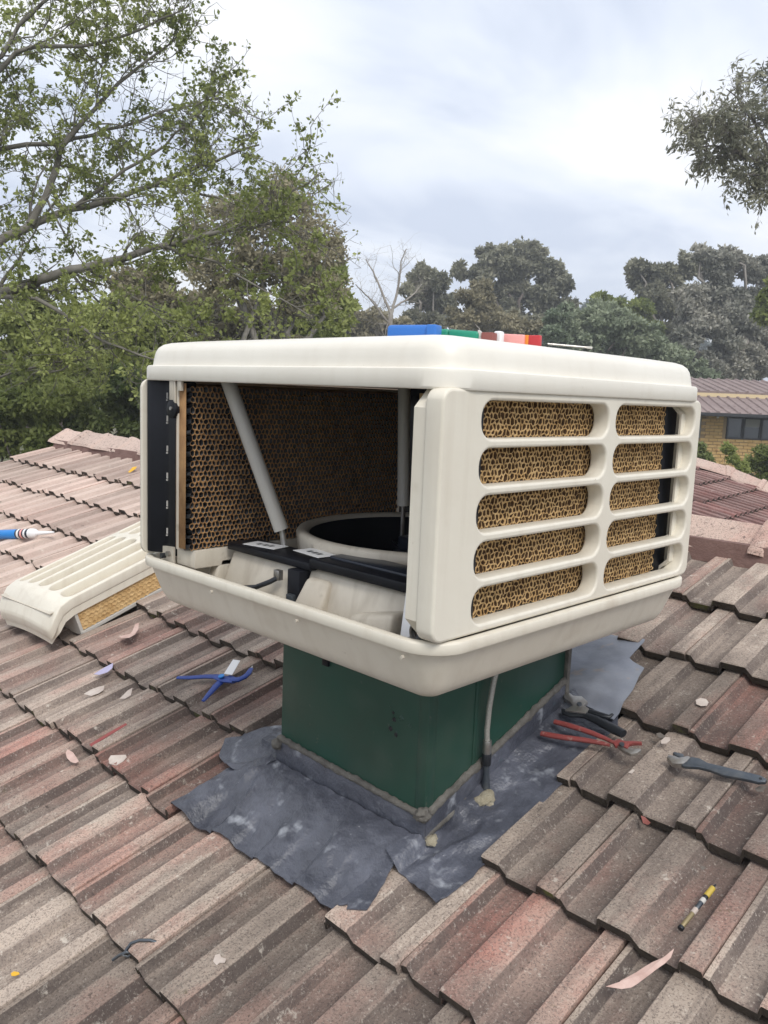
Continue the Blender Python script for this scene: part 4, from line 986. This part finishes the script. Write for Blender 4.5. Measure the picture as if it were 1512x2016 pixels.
# ------------------------------------------------------------------ trees
def unit(rs, n):
    v = rs.normal(size=(n, 3)); return v/np.linalg.norm(v, axis=1)[:, None]
def leaf_mesh(name, P, size, rs, droop=.0, wr_=.42, along=None):
    n = len(P); d = unit(rs, n)
    if along is not None: d = d*.8+along*.6
    d[:, 2] -= droop; d /= np.linalg.norm(d, axis=1)[:, None]
    s = np.cross(d, unit(rs, n)); s /= np.linalg.norm(s, axis=1)[:, None]+1e-9
    L_ = size*rs.uniform(.55, 1.3, n)[:, None]; w_ = L_*wr_*.5
    V = np.empty((n, 4, 3)); V[:, 0] = P; V[:, 1] = P+d*L_*.5+s*w_; V[:, 2] = P+d*L_; V[:, 3] = P+d*L_*.5-s*w_
    return np_mesh(name, V.reshape(-1, 3), np.arange(n*4).reshape(n, 4))
class Tubes:
    """many thin branches collected with numpy"""
    def __init__(s): s.V = []; s.F = []; s.n = 0
    def add(s, pts, r0, r1, k=5):
        pts = np.asarray(pts, float); m_ = len(pts)
        t = np.gradient(pts, axis=0); t /= np.linalg.norm(t, axis=1)[:, None]+1e-9
        ref = np.array([.31, .17, .93]); a = np.cross(t, ref); a /= np.linalg.norm(a, axis=1)[:, None]+1e-9; b = np.cross(a, t)
        rad = np.linspace(r0, r1, m_)[:, None] if np.isscalar(r0) else np.asarray(r0)[:, None]
        ring = np.stack([pts+rad*(a*math.cos(2*math.pi*i/k)+b*math.sin(2*math.pi*i/k)) for i in range(k)], axis=1)
        s.V.append(ring.reshape(-1, 3))
        i, j = np.meshgrid(np.arange(m_-1), np.arange(k), indexing='ij'); i = i.ravel(); j = j.ravel(); j2 = (j+1) % k
        s.F.append(np.c_[i*k+j, i*k+j2, (i+1)*k+j2, (i+1)*k+j]+s.n); s.n += m_*k
    def mesh(s, name): return np_mesh(name, np.vstack(s.V), np.vstack(s.F))
def wiggle(p0, d, ln, n, rs, curl, lift=0.):
    pts = [p0]; d = d/np.linalg.norm(d)
    for i in range(n):
        d = d+rs.normal(size=3)*curl+np.array([0, 0, lift]); d /= np.linalg.norm(d); pts.append(pts[-1]+d*ln/n)
    return np.array(pts), d
def link_mesh(name, me, mt, parent, smooth_=True):
    me.materials.append(mt)
    if smooth_: me.polygons.foreach_set('use_smooth', [True]*len(me.polygons))
    o = bpy.data.objects.new(name, me); COL.objects.link(o); o.parent = parent
    me.transform(WM[parent.name].inverted()); WM[o.name] = WM[parent.name]; return o

def limb_tree(name, label, base, limbs, l1, l2, l3, leafn, lsize, mt_leaf, mt_bark, seed, droop=.1, wr_=.5, curl=.16, twig=True, group=None, start=.25, lift=.03, spread=.02):
    """tree from main limbs [(pts (world), r0, r1)]; side branches and leafy twigs grow from them"""
    rs = np.random.RandomState(seed)
    t = thing(name, label, 'tree', base, group)
    main = Tubes(); tw = Tubes(); LP = []; LD = []
    for pts, r0, r1 in limbs:
        # smooth resample
        pts = np.asarray(pts); seg_ = np.r_[0, np.cumsum(np.linalg.norm(np.diff(pts, axis=0), axis=1))]; tot = seg_[-1]
        k = max(6, int(tot/.18)); u = np.linspace(0, tot, k)
        P = np.c_[[np.interp(u, seg_, pts[:, i]) for i in range(3)]].T
        for _ in range(2): P[1:-1] = (P[:-2]+2*P[1:-1]+P[2:])/4
        P[1:-1] += rs.normal(size=P[1:-1].shape)*.012
        main.add(P, r0, r1, 8)
        n1 = int(tot/l1[0])
        for a in np.linspace(start, 1.0, max(1, n1)):
            a = min(.999, a+rs.uniform(-.5, .5)/max(1, n1)); i = int(a*(k-1)); p = P[i]; d0 = P[min(i+1, k-1)]-P[max(i-1, 0)]
            d = d0/np.linalg.norm(d0)*.7+unit(rs, 1)[0]*.9
            B1, _ = wiggle(p, d, l1[1]*rs.uniform(.5, 1.25)*(1-.35*a), 7, rs, curl, lift)
            main.add(B1, max(.006, (r0+(r1-r0)*a)*.42), .004, 5)
            n2 = max(1, int(l1[1]/l2[0]))
            for b in np.linspace(.25, 1, n2):
                lm = rs.choice([0, .25, .8, 2.2]); i2 = min(7, int(b*7)); d = (B1[min(i2+1, 7)]-B1[max(i2-1, 0)]); d = d/np.linalg.norm(d)*.6+unit(rs, 1)[0]*.9
                B2, _ = wiggle(B1[i2], d, l2[1]*rs.uniform(.5, 1.2), 5, rs, curl*1.2, lift)
                if twig: tw.add(B2, .0048, .002, 4)
                n3 = max(1, int(l2[1]/l3[0]))
                for c in np.linspace(.3, 1, n3):
                    i3 = min(5, int(c*5)); d = unit(rs, 1)[0]+np.array([0, 0, .2])
                    B3, dd = wiggle(B2[i3], d, l3[1]*rs.uniform(.4, 1.2), 3, rs, curl)
                    if twig: tw.add(B3, .0028, .0014, 3)
                    nl = rs.poisson(leafn*lm)
                    if nl:
                        q = B3[0]+(B3[-1]-B3[0])*rs.uniform(.2, 1.05, nl)[:, None]+rs.normal(size=(nl, 3))*spread
                        LP.append(q); LD.append(np.repeat(dd[None], nl, 0))
    link_mesh('trunk', main.mesh('trunk'), mt_bark, t)
    if tw.n: o = link_mesh('twigs', tw.mesh('twigs'), mt_bark, t); o['kind'] = 'stuff'
    if LP:
        LP = np.vstack(LP); LD = np.vstack(LD)
        o = link_mesh('crown', leaf_mesh('crown', LP, lsize, rs, droop, wr_, LD), mt_leaf, t, False); o['kind'] = 'stuff'
    return t

def blob_tree(name, label, dist, base_px, blobs, nleaf, lsize, mt_leaf, mt_bark, seed, trunk_r=.2, clump=.30, droop=.15, wr_=.5, cat='tree', group=None, hollow=.5, nclump=11, depth=1.0, twigs=4):
    """tree whose crown is many leaf clumps inside blobs (px, py, radius px) at a distance"""
    rs = np.random.RandomState(seed); pxm = dist/FPX; nleaf = int(nleaf*2.3); lsize *= 1.25; nclump = int(nclump*1.7); hollow = .15
    bp = at(base_px, 900, dist); bz = gz(bp[0], bp[1]); base = np.array([bp[0], bp[1], bz-.1])
    t = thing(name, label, cat, base, group)
    tub = Tubes(); LP = []
    C_ = []; Rw = []
    for (a, b, r_) in blobs:
        c = at(a, b, dist)+FH*rs.uniform(-.8, .8)*r_*pxm*depth*.6; C_.append(c); Rw.append(r_*pxm)
    C_ = np.array(C_); Rw = np.array(Rw); area = Rw**2; area /= area.sum()
    mid = (C_*area[:, None]).sum(0); fork = base+(mid-base)*.55; fork[0] = base[0]+(mid[0]-base[0])*.35; fork[1] = base[1]+(mid[1]-base[1])*.35
    tub.add(wiggle_path(base, fork, 6, rs, .04), trunk_r, trunk_r*.7, 7)
    for c, r_, ar_ in zip(C_, Rw, area):
        P = wiggle_path(fork, c, 6, rs, .06); tub.add(P, trunk_r*.5, trunk_r*.14, 5)
        nc = nclump
        dirs = unit(rs, nc); rad = rs.uniform(hollow, 1.0, nc)**.6
        cc = c+dirs*(rad*r_*.86)[:, None]*np.array([1, 1, .85])
        for q in cc[:twigs+3]:
            tub.add(wiggle_path(c, q, 3, rs, .08), trunk_r*.12, trunk_r*.04, 4)
        n = int(nleaf*ar_)
        idx = rs.randint(0, nc, n); cr_ = clump*r_*rs.uniform(.6, 1.25, nc)
        off = unit(rs, n)*(rs.uniform(0, 1, n)**.45)[:, None]*np.array([1.15, 1.15, .75])
        LP.append(cc[idx]+off*cr_[idx][:, None])
    link_mesh('trunk', tub.mesh('trunk'), mt_bark, t)
    LP = np.vstack(LP)
    if nleaf:
        o = link_mesh('crown', leaf_mesh('crown', LP, lsize, rs, droop, wr_), mt_leaf, t, False); o['kind'] = 'stuff'
    return t
def wiggle_path(a, b, n, rs, amt):
    a = np.array(a, float); b = np.array(b, float); ln = np.linalg.norm(b-a); u = np.linspace(0, 1, n+1)[:, None]
    P = a+(b-a)*u; P[1:-1] += rs.normal(size=P[1:-1].shape)*ln*amt; P[:, 2] += (np.sin(u[:, 0]*math.pi)*ln*.03); return P

def L_(pts, d0, d1, r0, r1):
    n = len(pts); return (np.array([at(a, b, d0+(d1-d0)*i/(n-1)) for i, (a, b) in enumerate(pts)]), r0, r1)
tb_ = at(-260, 1000, 9.5); tb_[2] = gz(tb_[0], tb_[1])
trunk_pts = np.array([tb_, at(-240, 1150, 9.5), at(-200, 850, 9.4), at(-140, 640, 9.3)])
limbs = [(trunk_pts, .20, .13),
  L_([(-140,640),(0,578),(80,550),(170,528),(250,505),(330,487),(400,462),(480,448),(570,436)], 9.3, 8.9, .075, .012),
  L_([(480,448),(540,402),(590,366),(630,340)], 8.9, 9.2, .018, .006),
  L_([(-140,640),(-60,520),(0,474),(70,437),(140,412),(230,395),(330,352),(430,316),(510,285)], 9.3, 9.9, .065, .010),
  L_([(60,442),(95,380),(115,300),(160,240),(230,170),(300,110),(360,60)], 9.4, 9.8, .045, .008),
  L_([(-140,640),(-80,400),(0,277),(80,290),(180,268),(290,232),(380,204),(440,192)], 9.3, 10.2, .045, .008),
  L_([(-120,560),(-80,300),(0,122),(60,86),(140,95),(230,80),(310,42),(372,12)], 9.3, 9.2, .05, .008),
  L_([(-20,584),(60,582),(120,612),(170,652),(250,690),(340,722)], 9.2, 8.6, .030, .007),
  L_([(330,487),(430,520),(520,570),(610,622)], 9.0, 8.7, .018, .006),
  L_([(140,412),(250,330),(350,270),(425,180)], 9.6, 10.2, .026, .007),
  L_([(-140,640),(-60,200),(50,30),(150,-40),(260,-70)], 9.3, 9.6, .05, .010),
  L_([(170,528),(260,590),(350,625),(430,640)], 9.2, 9.4, .018, .006),
  L_([(330,352),(430,390),(540,420),(630,470)], 9.7, 10.0, .018, .006),
  L_([(-60,760),(60,720),(100,708),(170,715),(90,735)], 9.0, 8.8, .016, .008)]
limb_tree('spreading_tree', 'near tree with sparse pale green leaves and long bare limbs reaching in from the left', tb_, limbs,
  (.25, 1.05), (.17, .52), (.095, .20), 9.5, .056, M['lf_near'], M['bark'], 11, .12, .62, .17, start=.22)
# hanging gum foliage at the upper right
gb_ = at(1790, 1000, 15); gb_[2] = gz(gb_[0], gb_[1])
limbs = [(np.array([gb_, at(1780,800,15), at(1740,480,15)]), .26, .17), L_([(1740,480),(1620,400),(1540,345),(1470,310),(1420,290)], 15, 14.2, .11, .02),
  L_([(1470,310),(1430,240),(1395,215),(1375,240)], 14.4, 14.2, .03, .008), L_([(1540,345),(1480,230),(1455,190),(1430,175)], 14.6, 14.8, .04, .008), L_([(1420,290),(1385,285),(1352,300)], 14.2, 14.1, .02, .006), L_([(1540,345),(1500,345),(1470,345)], 14.6, 14, .03, .008),
  L_([(1740,480),(1680,250),(1600,150),(1535,120)], 15, 15.5, .09, .012)]
limb_tree('gum_tree', 'gum tree branch with drooping dark olive leaves hanging in at the upper right', gb_, limbs, (.16, .80), (.13, .42), (.10, .24), 8.0, .12, M['lf_gum'], M['bark_dark'], 5, .55, .30, .15, start=.45, lift=-.03, spread=.035)

GB = 'trees behind the house'
T = blob_tree
T('tree', 'grey brown twiggy tree with thin foliage behind the spreading branches', 17, 560, [(470,430,75),(560,400,70),(610,470,70),(520,520,85),(430,540,75),(600,560,80),(660,500,40),(380,470,60)], 7500, .085, M['lf_brown'], M['bark'], 21, .16, .34, nclump=18, twigs=15, group=GB)
T('tree', 'yellow green leafy tree rising right behind the open side of the cooler', 21, 620, [(620,560,60),(660,600,48),(590,620,55),(650,540,38),(640,650,60),(560,660,55)], 12000, .13, M['lf_lime'], M['bark'], 22, .16, nclump=14, group=GB)
T('tree', 'mid green tree at left edge below the thick pale limb', 15, 60, [(60,640,90),(160,660,90),(10,720,80),(110,740,80),(250,640,75),(320,660,70),(220,720,80),(-60,680,80)], 22000, .10, M['lf_near'], M['bark_dark'], 23, .16, nclump=16, group=GB)
T('tree', 'olive tree filling the gap left of the cooler lid', 19, 400, [(330,590,70),(420,620,75),(500,640,70),(360,680,80),(460,700,80),(270,560,60),(540,700,70)], 18000, .12, M['lf_brown'], M['bark_dark'], 24, .16, nclump=14, twigs=10, group=GB)
T('shrub', 'dark green shrub beyond the ridge end at left', 12.5, 210, [(230,800,55),(280,840,55),(180,830,50),(250,760,50),(320,800,60),(150,870,50)], 12000, .075, M['lf_dark'], M['bark_dark'], 25, .06, cat='shrub', nclump=14, group='shrubs beyond the ridge')
T('shrub', 'light green shrub at the far left beyond the roof verge', 12, 40, [(30,800,60),(90,810,55),(-10,850,60),(60,870,60),(120,780,50),(-60,800,70)], 12000, .075, M['lf_lime'], M['bark_dark'], 26, .06, cat='shrub', nclump=14, group='shrubs beyond the ridge')
T('shrub', 'mixed green shrub under the tree limbs left of the cooler', 13.5, 140, [(150,770,60),(210,740,55),(90,760,55),(270,730,55),(330,760,60),(30,760,60)], 12000, .085, M['lf_near'], M['bark_dark'], 27, .06, cat='shrub', nclump=14, group='shrubs beyond the ridge')
# bare tree
bb_ = at(760, 900, 36); bb_[2] = gz(bb_[0], bb_[1])
limb_tree('bare_tree', 'leafless grey tree with fine twigs behind the blue case', bb_, [(np.array([bb_, at(765,680,36), at(770,620,36)]), .16, .10), L_([(770,620),(750,570),(735,535),(720,510)],36,36,.07,.02), L_([(770,620),(785,560),(790,510),(800,490)],36,36,.07,.02), L_([(768,640),(730,590),(700,560)],36,35,.05,.02), L_([(770,610),(815,580),(830,560)],36,37,.05,.02)],
  (.35, 1.5), (.25, .7), (.3, .3), 0, .1, M['lf_brown'], M['bark_pale'], 31, group=GB)
T('gum_tree', 'slender gum tree with olive crown between bare tree and big dark gum', 46, 850, [(830,545,32),(860,560,28),(815,575,26),(845,590,34),(875,600,28),(820,625,34),(860,640,32),(800,650,30),(840,670,36)], 13000, .20, M['lf_gum'], M['bark_pale'], 32, .22, nclump=10, group=GB)
T('gum_tree', 'large dark rounded gum tree rising above the green knife', 52, 1000, [(985,520,48),(1040,515,46),(1085,540,40),(940,545,36),(1010,570,50),(1070,590,46),(1100,560,28),(905,530,22),(960,500,24),(1045,490,22),(950,590,40),(1000,620,44),(1060,640,44),(940,640,40),(1110,610,30)], 30000, .23, M['lf_gum'], M['bark_dark'], 33, .35, .28, nclump=14, group=GB)
T('gum_tree', 'thin brownish gum with pale forked stems in front of the dark gum', 40, 935, [(920,590,34),(950,570,30),(900,625,34),(960,630,36),(1000,640,36),(1050,645,34)], 8000, .17, M['lf_brown'], M['bark_pale'], 34, .10, nclump=10, twigs=10, group=GB)
T('tree', 'grey green bushy tree right of the screwdriver', 38, 1160, [(1110,630,40),(1160,640,46),(1210,650,46),(1140,680,46),(1230,690,40),(1090,670,36),(1190,605,30),(1260,660,40)], 14000, .18, M['lf_blue'], M['bark_dark'], 35, .2, nclump=11, group=GB)
T('tree', 'yellow green tree in the middle of the right hand trees', 44, 1270, [(1210,600,24),(1260,610,30),(1290,650,30),(1240,640,28),(1180,590,20)], 6000, .2, M['lf_lime'], M['bark_dark'], 36, .2, nclump=9, group=GB)
T('gum_tree', 'tall grey leaved gum tree with uneven crown at right', 48, 1320, [(1270,545,36),(1310,535,34),(1250,530,24),(1340,580,40),(1300,600,44),(1360,520,30),(1280,580,30),(1260,640,40),(1310,660,44),(1350,640,40)], 24000, .22, M['lf_gum'], M['bark_pale'], 37, .3, .28, nclump=12, group=GB)
T('gum_tree', 'tallest silvery gum tree at the right edge behind the brick house', 42, 1440, [(1400,520,40),(1450,510,36),(1500,530,40),(1420,580,50),(1480,590,50),(1380,640,50),(1440,650,56),(1510,640,50),(1380,500,24),(1340,680,40),(1400,710,46),(1480,715,50),(1550,560,50),(1540,680,50),(1430,610,50),(1480,660,50),(1360,590,40)], 42000, .19, M['lf_gum2'], M['bark_pale'], 38, .35, .30, nclump=14, group=GB)
T('tree', 'yellow leaved branch at the right edge', 26, 1540, [(1520,590,30),(1510,620,24),(1530,560,26)], 3000, .12, M['lf_lime'], M['bark_dark'], 39, .1, nclump=8, group=GB)
T('bush', 'brown grey scrub below the slender gum and the bare tree', 42, 760, [(700,640,34),(740,630,34),(780,645,36),(720,680,40),(690,600,20),(770,680,40),(660,660,36)], 9000, .18, M['lf_brown'], M['bark_dark'], 71, .1, cat='bush', nclump=11, twigs=12, group=GB)
T('bush', 'greyish scrub right of the bushy tree, under the tall gums', 40, 1300, [(1290,690,40),(1330,710,40),(1250,710,40),(1380,740,40),(1200,710,40)], 9000, .18, M['lf_blue'], M['bark_dark'], 72, .1, cat='bush', nclump=11, group=GB)
for i, (cx_, top, nm) in enumerate([(690,610,'hazy low tree behind the bare tree'),(880,610,'hazy tree behind the slender gum'),(1150,592,'pale hazy tree in the gap right of the dark gum'),(1195,580,'distant bluish treetop in the gap between the gums'),(1360,660,'distant tree behind the tall gums')]):
    T('distant_tree', nm, 95, cx_, [(cx_-30,top+34,30),(cx_+20,top+26,28),(cx_+60,top+45,34),(cx_-70,top+55,34),(cx_,top+75,50),(cx_+80,top+90,44),(cx_-80,top+95,44)], 7000, .42, M['lf_far'], M['bark_dark'], 50+i, .3, nclump=10, group='distant trees')

# ------------------------------------------------------------------ neighbouring wing with red tiles
h_ = FW+(2069-756)/FPX*RT-(840-1008)/FPX*UP; h_[2] = 0; h_ /= np.linalg.norm(h_)
q_ = np.array([-h_[1], h_[0], 0]); pit = R(17); u_ = q_*math.cos(pit)+np.array([0,0,math.sin(pit)]); n_ = np.cross(u_, h_)
if n_[2] < 0: n_ = -n_
P0 = at(1440, 975, 8.6)
wing = thing('neighbour_roof', 'dull red tiled hip roof lying just beyond our ridge at right', 'roof', P0)
dpl = n_@P0
def ab(px, py): p = on_plane(px, py, n_, dpl)-P0; return p@h_, p@u_
poly = [ab(1345,908), ab(1432,935), ab(1475,950), ab(1560,985), ab(1560,1075), ab(1330,1075)]
MW = frame4(P0, h_, u_, n_) if np.dot(np.cross(h_, u_), n_) > 0 else frame4(P0, -h_, u_, n_)
sgn = 1 if np.dot(np.cross(h_, u_), n_) > 0 else -1
wv = [tile_mesh('red_tile_mesh', 900+i, material=M['redtile']) for i in range(2)]
amin, amax = min(p[0] for p in poly)-.4, max(p[0] for p in poly)+.4; bmin, bmax = min(p[1] for p in poly)-.4, max(p[1] for p in poly)+.4
k = 0; b_ = bmin
while b_ < bmax:
    a_ = amin+(.165 if k % 2 else 0)
    while a_ < amax:
        if inpoly(a_+.165, b_+.2, poly):
            o = bpy.data.objects.new('roof_tile', rng.choice(wv)); COL.objects.link(o); o.parent = wing
            aa = a_ if sgn > 0 else -(a_+.33)
            o.matrix_local = WM[wing.name].inverted() @ MW @ Matrix.Translation((aa, b_, rng.gauss(0,.002)))
        a_ += .33
    b_ += G; k += 1
def W3(a, b, h=0): return P0+h_*a+u_*b+n_*h
pl_ = [W3(a, b, -.06) for a, b in poly]
mb = MB(); mb.add(pl_, [tuple(range(len(pl_)))]); part('underlay', mb, M['underlay'], wing, sm=False)
def cap_run(pa, pb, parent):
    a, b = W3(*pa, .02), W3(*pb, .02); d = b-a; ln = np.linalg.norm(d); d /= ln; s_ = np.cross(d, EZ); s_ /= np.linalg.norm(s_); z_ = np.cross(s_, d)
    n2 = max(1, int(ln/.38))
    for i in range(n2):
        o = bpy.data.objects.new('ridge_cap', capr[i % 2]); COL.objects.link(o); o.parent = parent
        o.matrix_local = WM[parent.name].inverted() @ frame4(a+d*(i*.375)-z_*.03, d, -s_, z_)
capr = []
for i in range(2):
    cme = caps[i].copy(); cme.materials.clear(); cme.materials.append(M['cap']); capr.append(cme)
cap_run(ab(1432,935), ab(1580,992), wing); cap_run(ab(1432,935), ab(1340,906), wing)
# the far side of the hip
fa = [W3(*ab(1432,935), -.05), W3(*ab(1560,985), -.05)]
fb = [fa[1]+np.array([FH[0]*1.5+RH[0]*.3, FH[1]*1.5+RH[1]*.3, -.15]), fa[0]+np.array([FH[0]*1.2+RH[0]*.8, FH[1]*1.2+RH[1]*.8, -.02])]
mb = MB(); mb.add(fa+fb, [(0,1,2,3)]); part('far_slope', mb, M['redtile'], wing, sm=False)

# ------------------------------------------------------------------ brick house
HO = at(1370, 812, 22); ex = RH.copy(); ey = FH.copy()
house = thing('brick_house', 'low yellow brick house with brown roof and dark windows at right', 'house', (HO[0], HO[1], HO[2]-2.6), mat4=frame4((HO[0],HO[1],HO[2]), ex, ey, EZ))
MH = WM[house.name]; PX = 22/FPX
def hpart(name, mb, mt, parent=house, bev=0):
    me = mesh_from(mb, name); fix_normals(me)
    if bev: bevel(me, bev)
    me.materials.append(M[mt]); o = bpy.data.objects.new(name, me); COL.objects.link(o); o.parent = parent; WM[o.name] = MH; return o
mb = MB(); mb.box(-3, 7, .010, .25, -2.7, -.02); wall = hpart('wall', mb, 'joint')
mb = MB(); mb.hexa([(-3.4,-.55,-.05),(7.5,-.55,-.05),(7.5,1.15,.42),(-3.4,1.15,.42)], [(-3.4,-.55,.02),(7.5,-.55,.02),(7.5,1.15,.49),(-3.4,1.15,.49)]); rl = hpart('lower_roof', mb, 'house_roof')
mb = MB(); mb.box(-3.4, 7.5, .98, 1.12, .40, .545); hpart('roof_flashing_strip', mb, 'house_strip', house)
mb = MB(); mb.hexa([(-3.4,1.0,.545),(7.5,1.0,.545),(7.5,3.2,.93),(-3.4,3.2,.93)], [(-3.4,1.0,.60),(7.5,1.0,.60),(7.5,3.2,1.0),(-3.4,3.2,1.0)]); ru = hpart('upper_roof', mb, 'house_roof')
mb = MB(); mb.box(-3.4, 7.5, -.60, -.55, -.065, .015); hpart('gutter', mb, 'house_dark')
mb = MB(); mb.box(-3.4, 7.5, -.548, .008, -.075, -.055); hpart('soffit', mb, 'house_dark')
rb1 = MB(); rb1.hexa([(0,-.55,.021),(.09,-.55,.021),(.09,.97,.442),(0,.97,.442)],[(.02,-.55,.055),(.07,-.55,.055),(.07,.97,.476),(.02,.97,.476)]); r1m = mesh_from(rb1,'rib'); fix_normals(r1m); r1m.materials.append(M['house_roof'])
rb2 = MB(); rb2.hexa([(0,1.0,.601),(.09,1.0,.601),(.09,3.2,1.001),(0,3.2,1.001)],[(.02,1.0,.635),(.07,1.0,.635),(.07,3.2,1.035),(.02,3.2,1.035)]); r2m = mesh_from(rb2,'rib'); fix_normals(r2m); r2m.materials.append(M['house_roof'])
for i in range(22):
    for mm_, pp_ in ((r1m, rl), (r2m, ru)):
        o = bpy.data.objects.new('roof_rib', mm_); COL.objects.link(o); o.parent = pp_; o.location = (-1.0+i*.27, 0, 0)
def wx(px): return (px-1370)*PX
def wz(py): return (812-py)*PX
wins = [(1433,1465,818,861,None),(1466,1500,818,861,'blind'),(1501,1545,818,861,None)]
for (a, b, c, d, bl) in wins:
    mb = MB(); x0, x1, z0, z1 = wx(a), wx(b), wz(d), wz(c)
    for bxx in ((x0,x0+.04,z0,z1),(x1-.04,x1,z0,z1),(x0+.04,x1-.04,z0,z0+.04),(x0+.04,x1-.04,z1-.04,z1)): mb.box(bxx[0],bxx[1],-.03,.06,bxx[2],bxx[3])
    wn_ = hpart('window', mb, 'house_dark')
    mb = MB(); mb.box(x0+.04,x1-.04,-.012,-.002,z0+.04,z1-.04); hpart('pane', mb, 'pane', wn_)
    if bl: mb = MB(); mb.box(x0+.04,x1-.04,-.022,-.014,z0+.33,z1-.04); hpart('blind', mb, 'blind', wn_)
mb = MB(); mb.box(wx(1360), wx(1382), -.02, .008, wz(862), wz(812)); hpart('grey_panel', mb, 'blind')
bm = bmesh.new(); bmesh.ops.create_uvsphere(bm, u_segments=14, v_segments=10, radius=.035)
for v in bm.verts: v.co += Vector((wx(1411), -.10, wz(819)))
me = bpy.data.meshes.new('wall_lamp'); bm.to_mesh(me); bm.free(); smooth(me, 60); me.materials.append(M['white']); o = bpy.data.objects.new('wall_lamp', me); COL.objects.link(o); o.parent = house
mb = MB(); mb.box(0,.222,-.012,.010,0,.071); bme = mesh_from(mb,'brick'); fix_normals(bme); bevel(bme,.002,1); bme.materials.append(M['brick'])
mb = MB(); mb.box(0,.105,-.012,.010,0,.071); bhe = mesh_from(mb,'brick'); fix_normals(bhe); bevel(bhe,.002,1); bhe.materials.append(M['brick'])
z_ = wz(817)-.074; row = 0
while z_ > -1.75:
    x_ = wx(1383)-.35+(.1175 if row % 2 else 0)
    while x_ < wx(1545):
        hit = any(x_+.225 > wx(a) and x_ < wx(b) and z_+.074 > wz(d) and z_ < wz(c) for a, b, c, d, _ in wins) or x_ < wx(1382)
        if not hit:
            o = bpy.data.objects.new('brick', bme); COL.objects.link(o); o.parent = wall; o.location = (x_, rng.gauss(0,.0015), z_)
        elif x_+.117 < wx(1433) and x_+.235 > wx(1433)-.02 and x_ > wx(1384):
            o = bpy.data.objects.new('brick', bhe); COL.objects.link(o); o.parent = wall; o.location = (x_, 0, z_)
        x_ += .235
    z_ -= .086; row += 1
T('shrub', 'green shrub against the left end of the brick wall', 18, 1378, [(1375,885,20),(1385,905,20),(1360,900,24),(1395,925,18)], 2600, .07, M['lf_dark'], M['bark_dark'], 61, .03, cat='shrub', nclump=9, group='shrubs by the brick house')
T('shrub', 'bushy green shrub before the brick wall at the right edge', 17, 1500, [(1500,895,24),(1520,920,30),(1485,915,20),(1540,890,30),(1505,945,24)], 3600, .07, M['lf_near'], M['bark_dark'], 62, .03, cat='shrub', nclump=10, group='shrubs by the brick house')
T('shrub', 'small leafy sapling in the middle of the brick wall', 16, 1440, [(1436,888,10),(1445,905,12),(1458,920,14),(1430,880,7)], 700, .07, M['lf_lime'], M['bark_dark'], 63, .015, cat='shrub', nclump=6, group='shrubs by the brick house')
T('shrub', 'low brownish shrub at the foot of the brick wall', 17.5, 1420, [(1415,930,14),(1440,935,14),(1470,945,16)], 1500, .07, M['lf_brown'], M['bark_dark'], 64, .02, cat='shrub', nclump=7, group='shrubs by the brick house')
# ------------------------------------------------------------------ thin haze over the suburb
hz = MB()
def HP(d, xx, z): p = CAM+FH*d+RH*xx; return (p[0], p[1], z)
hz.hexa([HP(-80,-330,-6.5),HP(-80,330,-6.5),HP(420,330,-6.5),HP(420,-330,-6.5)], [HP(-80,-330,22),HP(-80,330,22),HP(420,330,22),HP(420,-330,22)])
ho = part('haze', hz, None, None, sm=False)
hm = bpy.data.materials.new('haze'); hm.use_nodes = True; hn = hm.node_tree; hn.nodes.clear()
hout = hn.nodes.new('ShaderNodeOutputMaterial'); pv = hn.nodes.new('ShaderNodeVolumePrincipled')
pv.inputs['Density'].default_value = .0027; pv.inputs['Color'].default_value = (.92, .95, 1, 1); pv.inputs['Anisotropy'].default_value = .2
hn.links.new(pv.outputs[0], hout.inputs['Volume']); ho.data.materials.append(hm); ho['kind'] = 'stuff'
sc.cycles.volume_bounces = 0
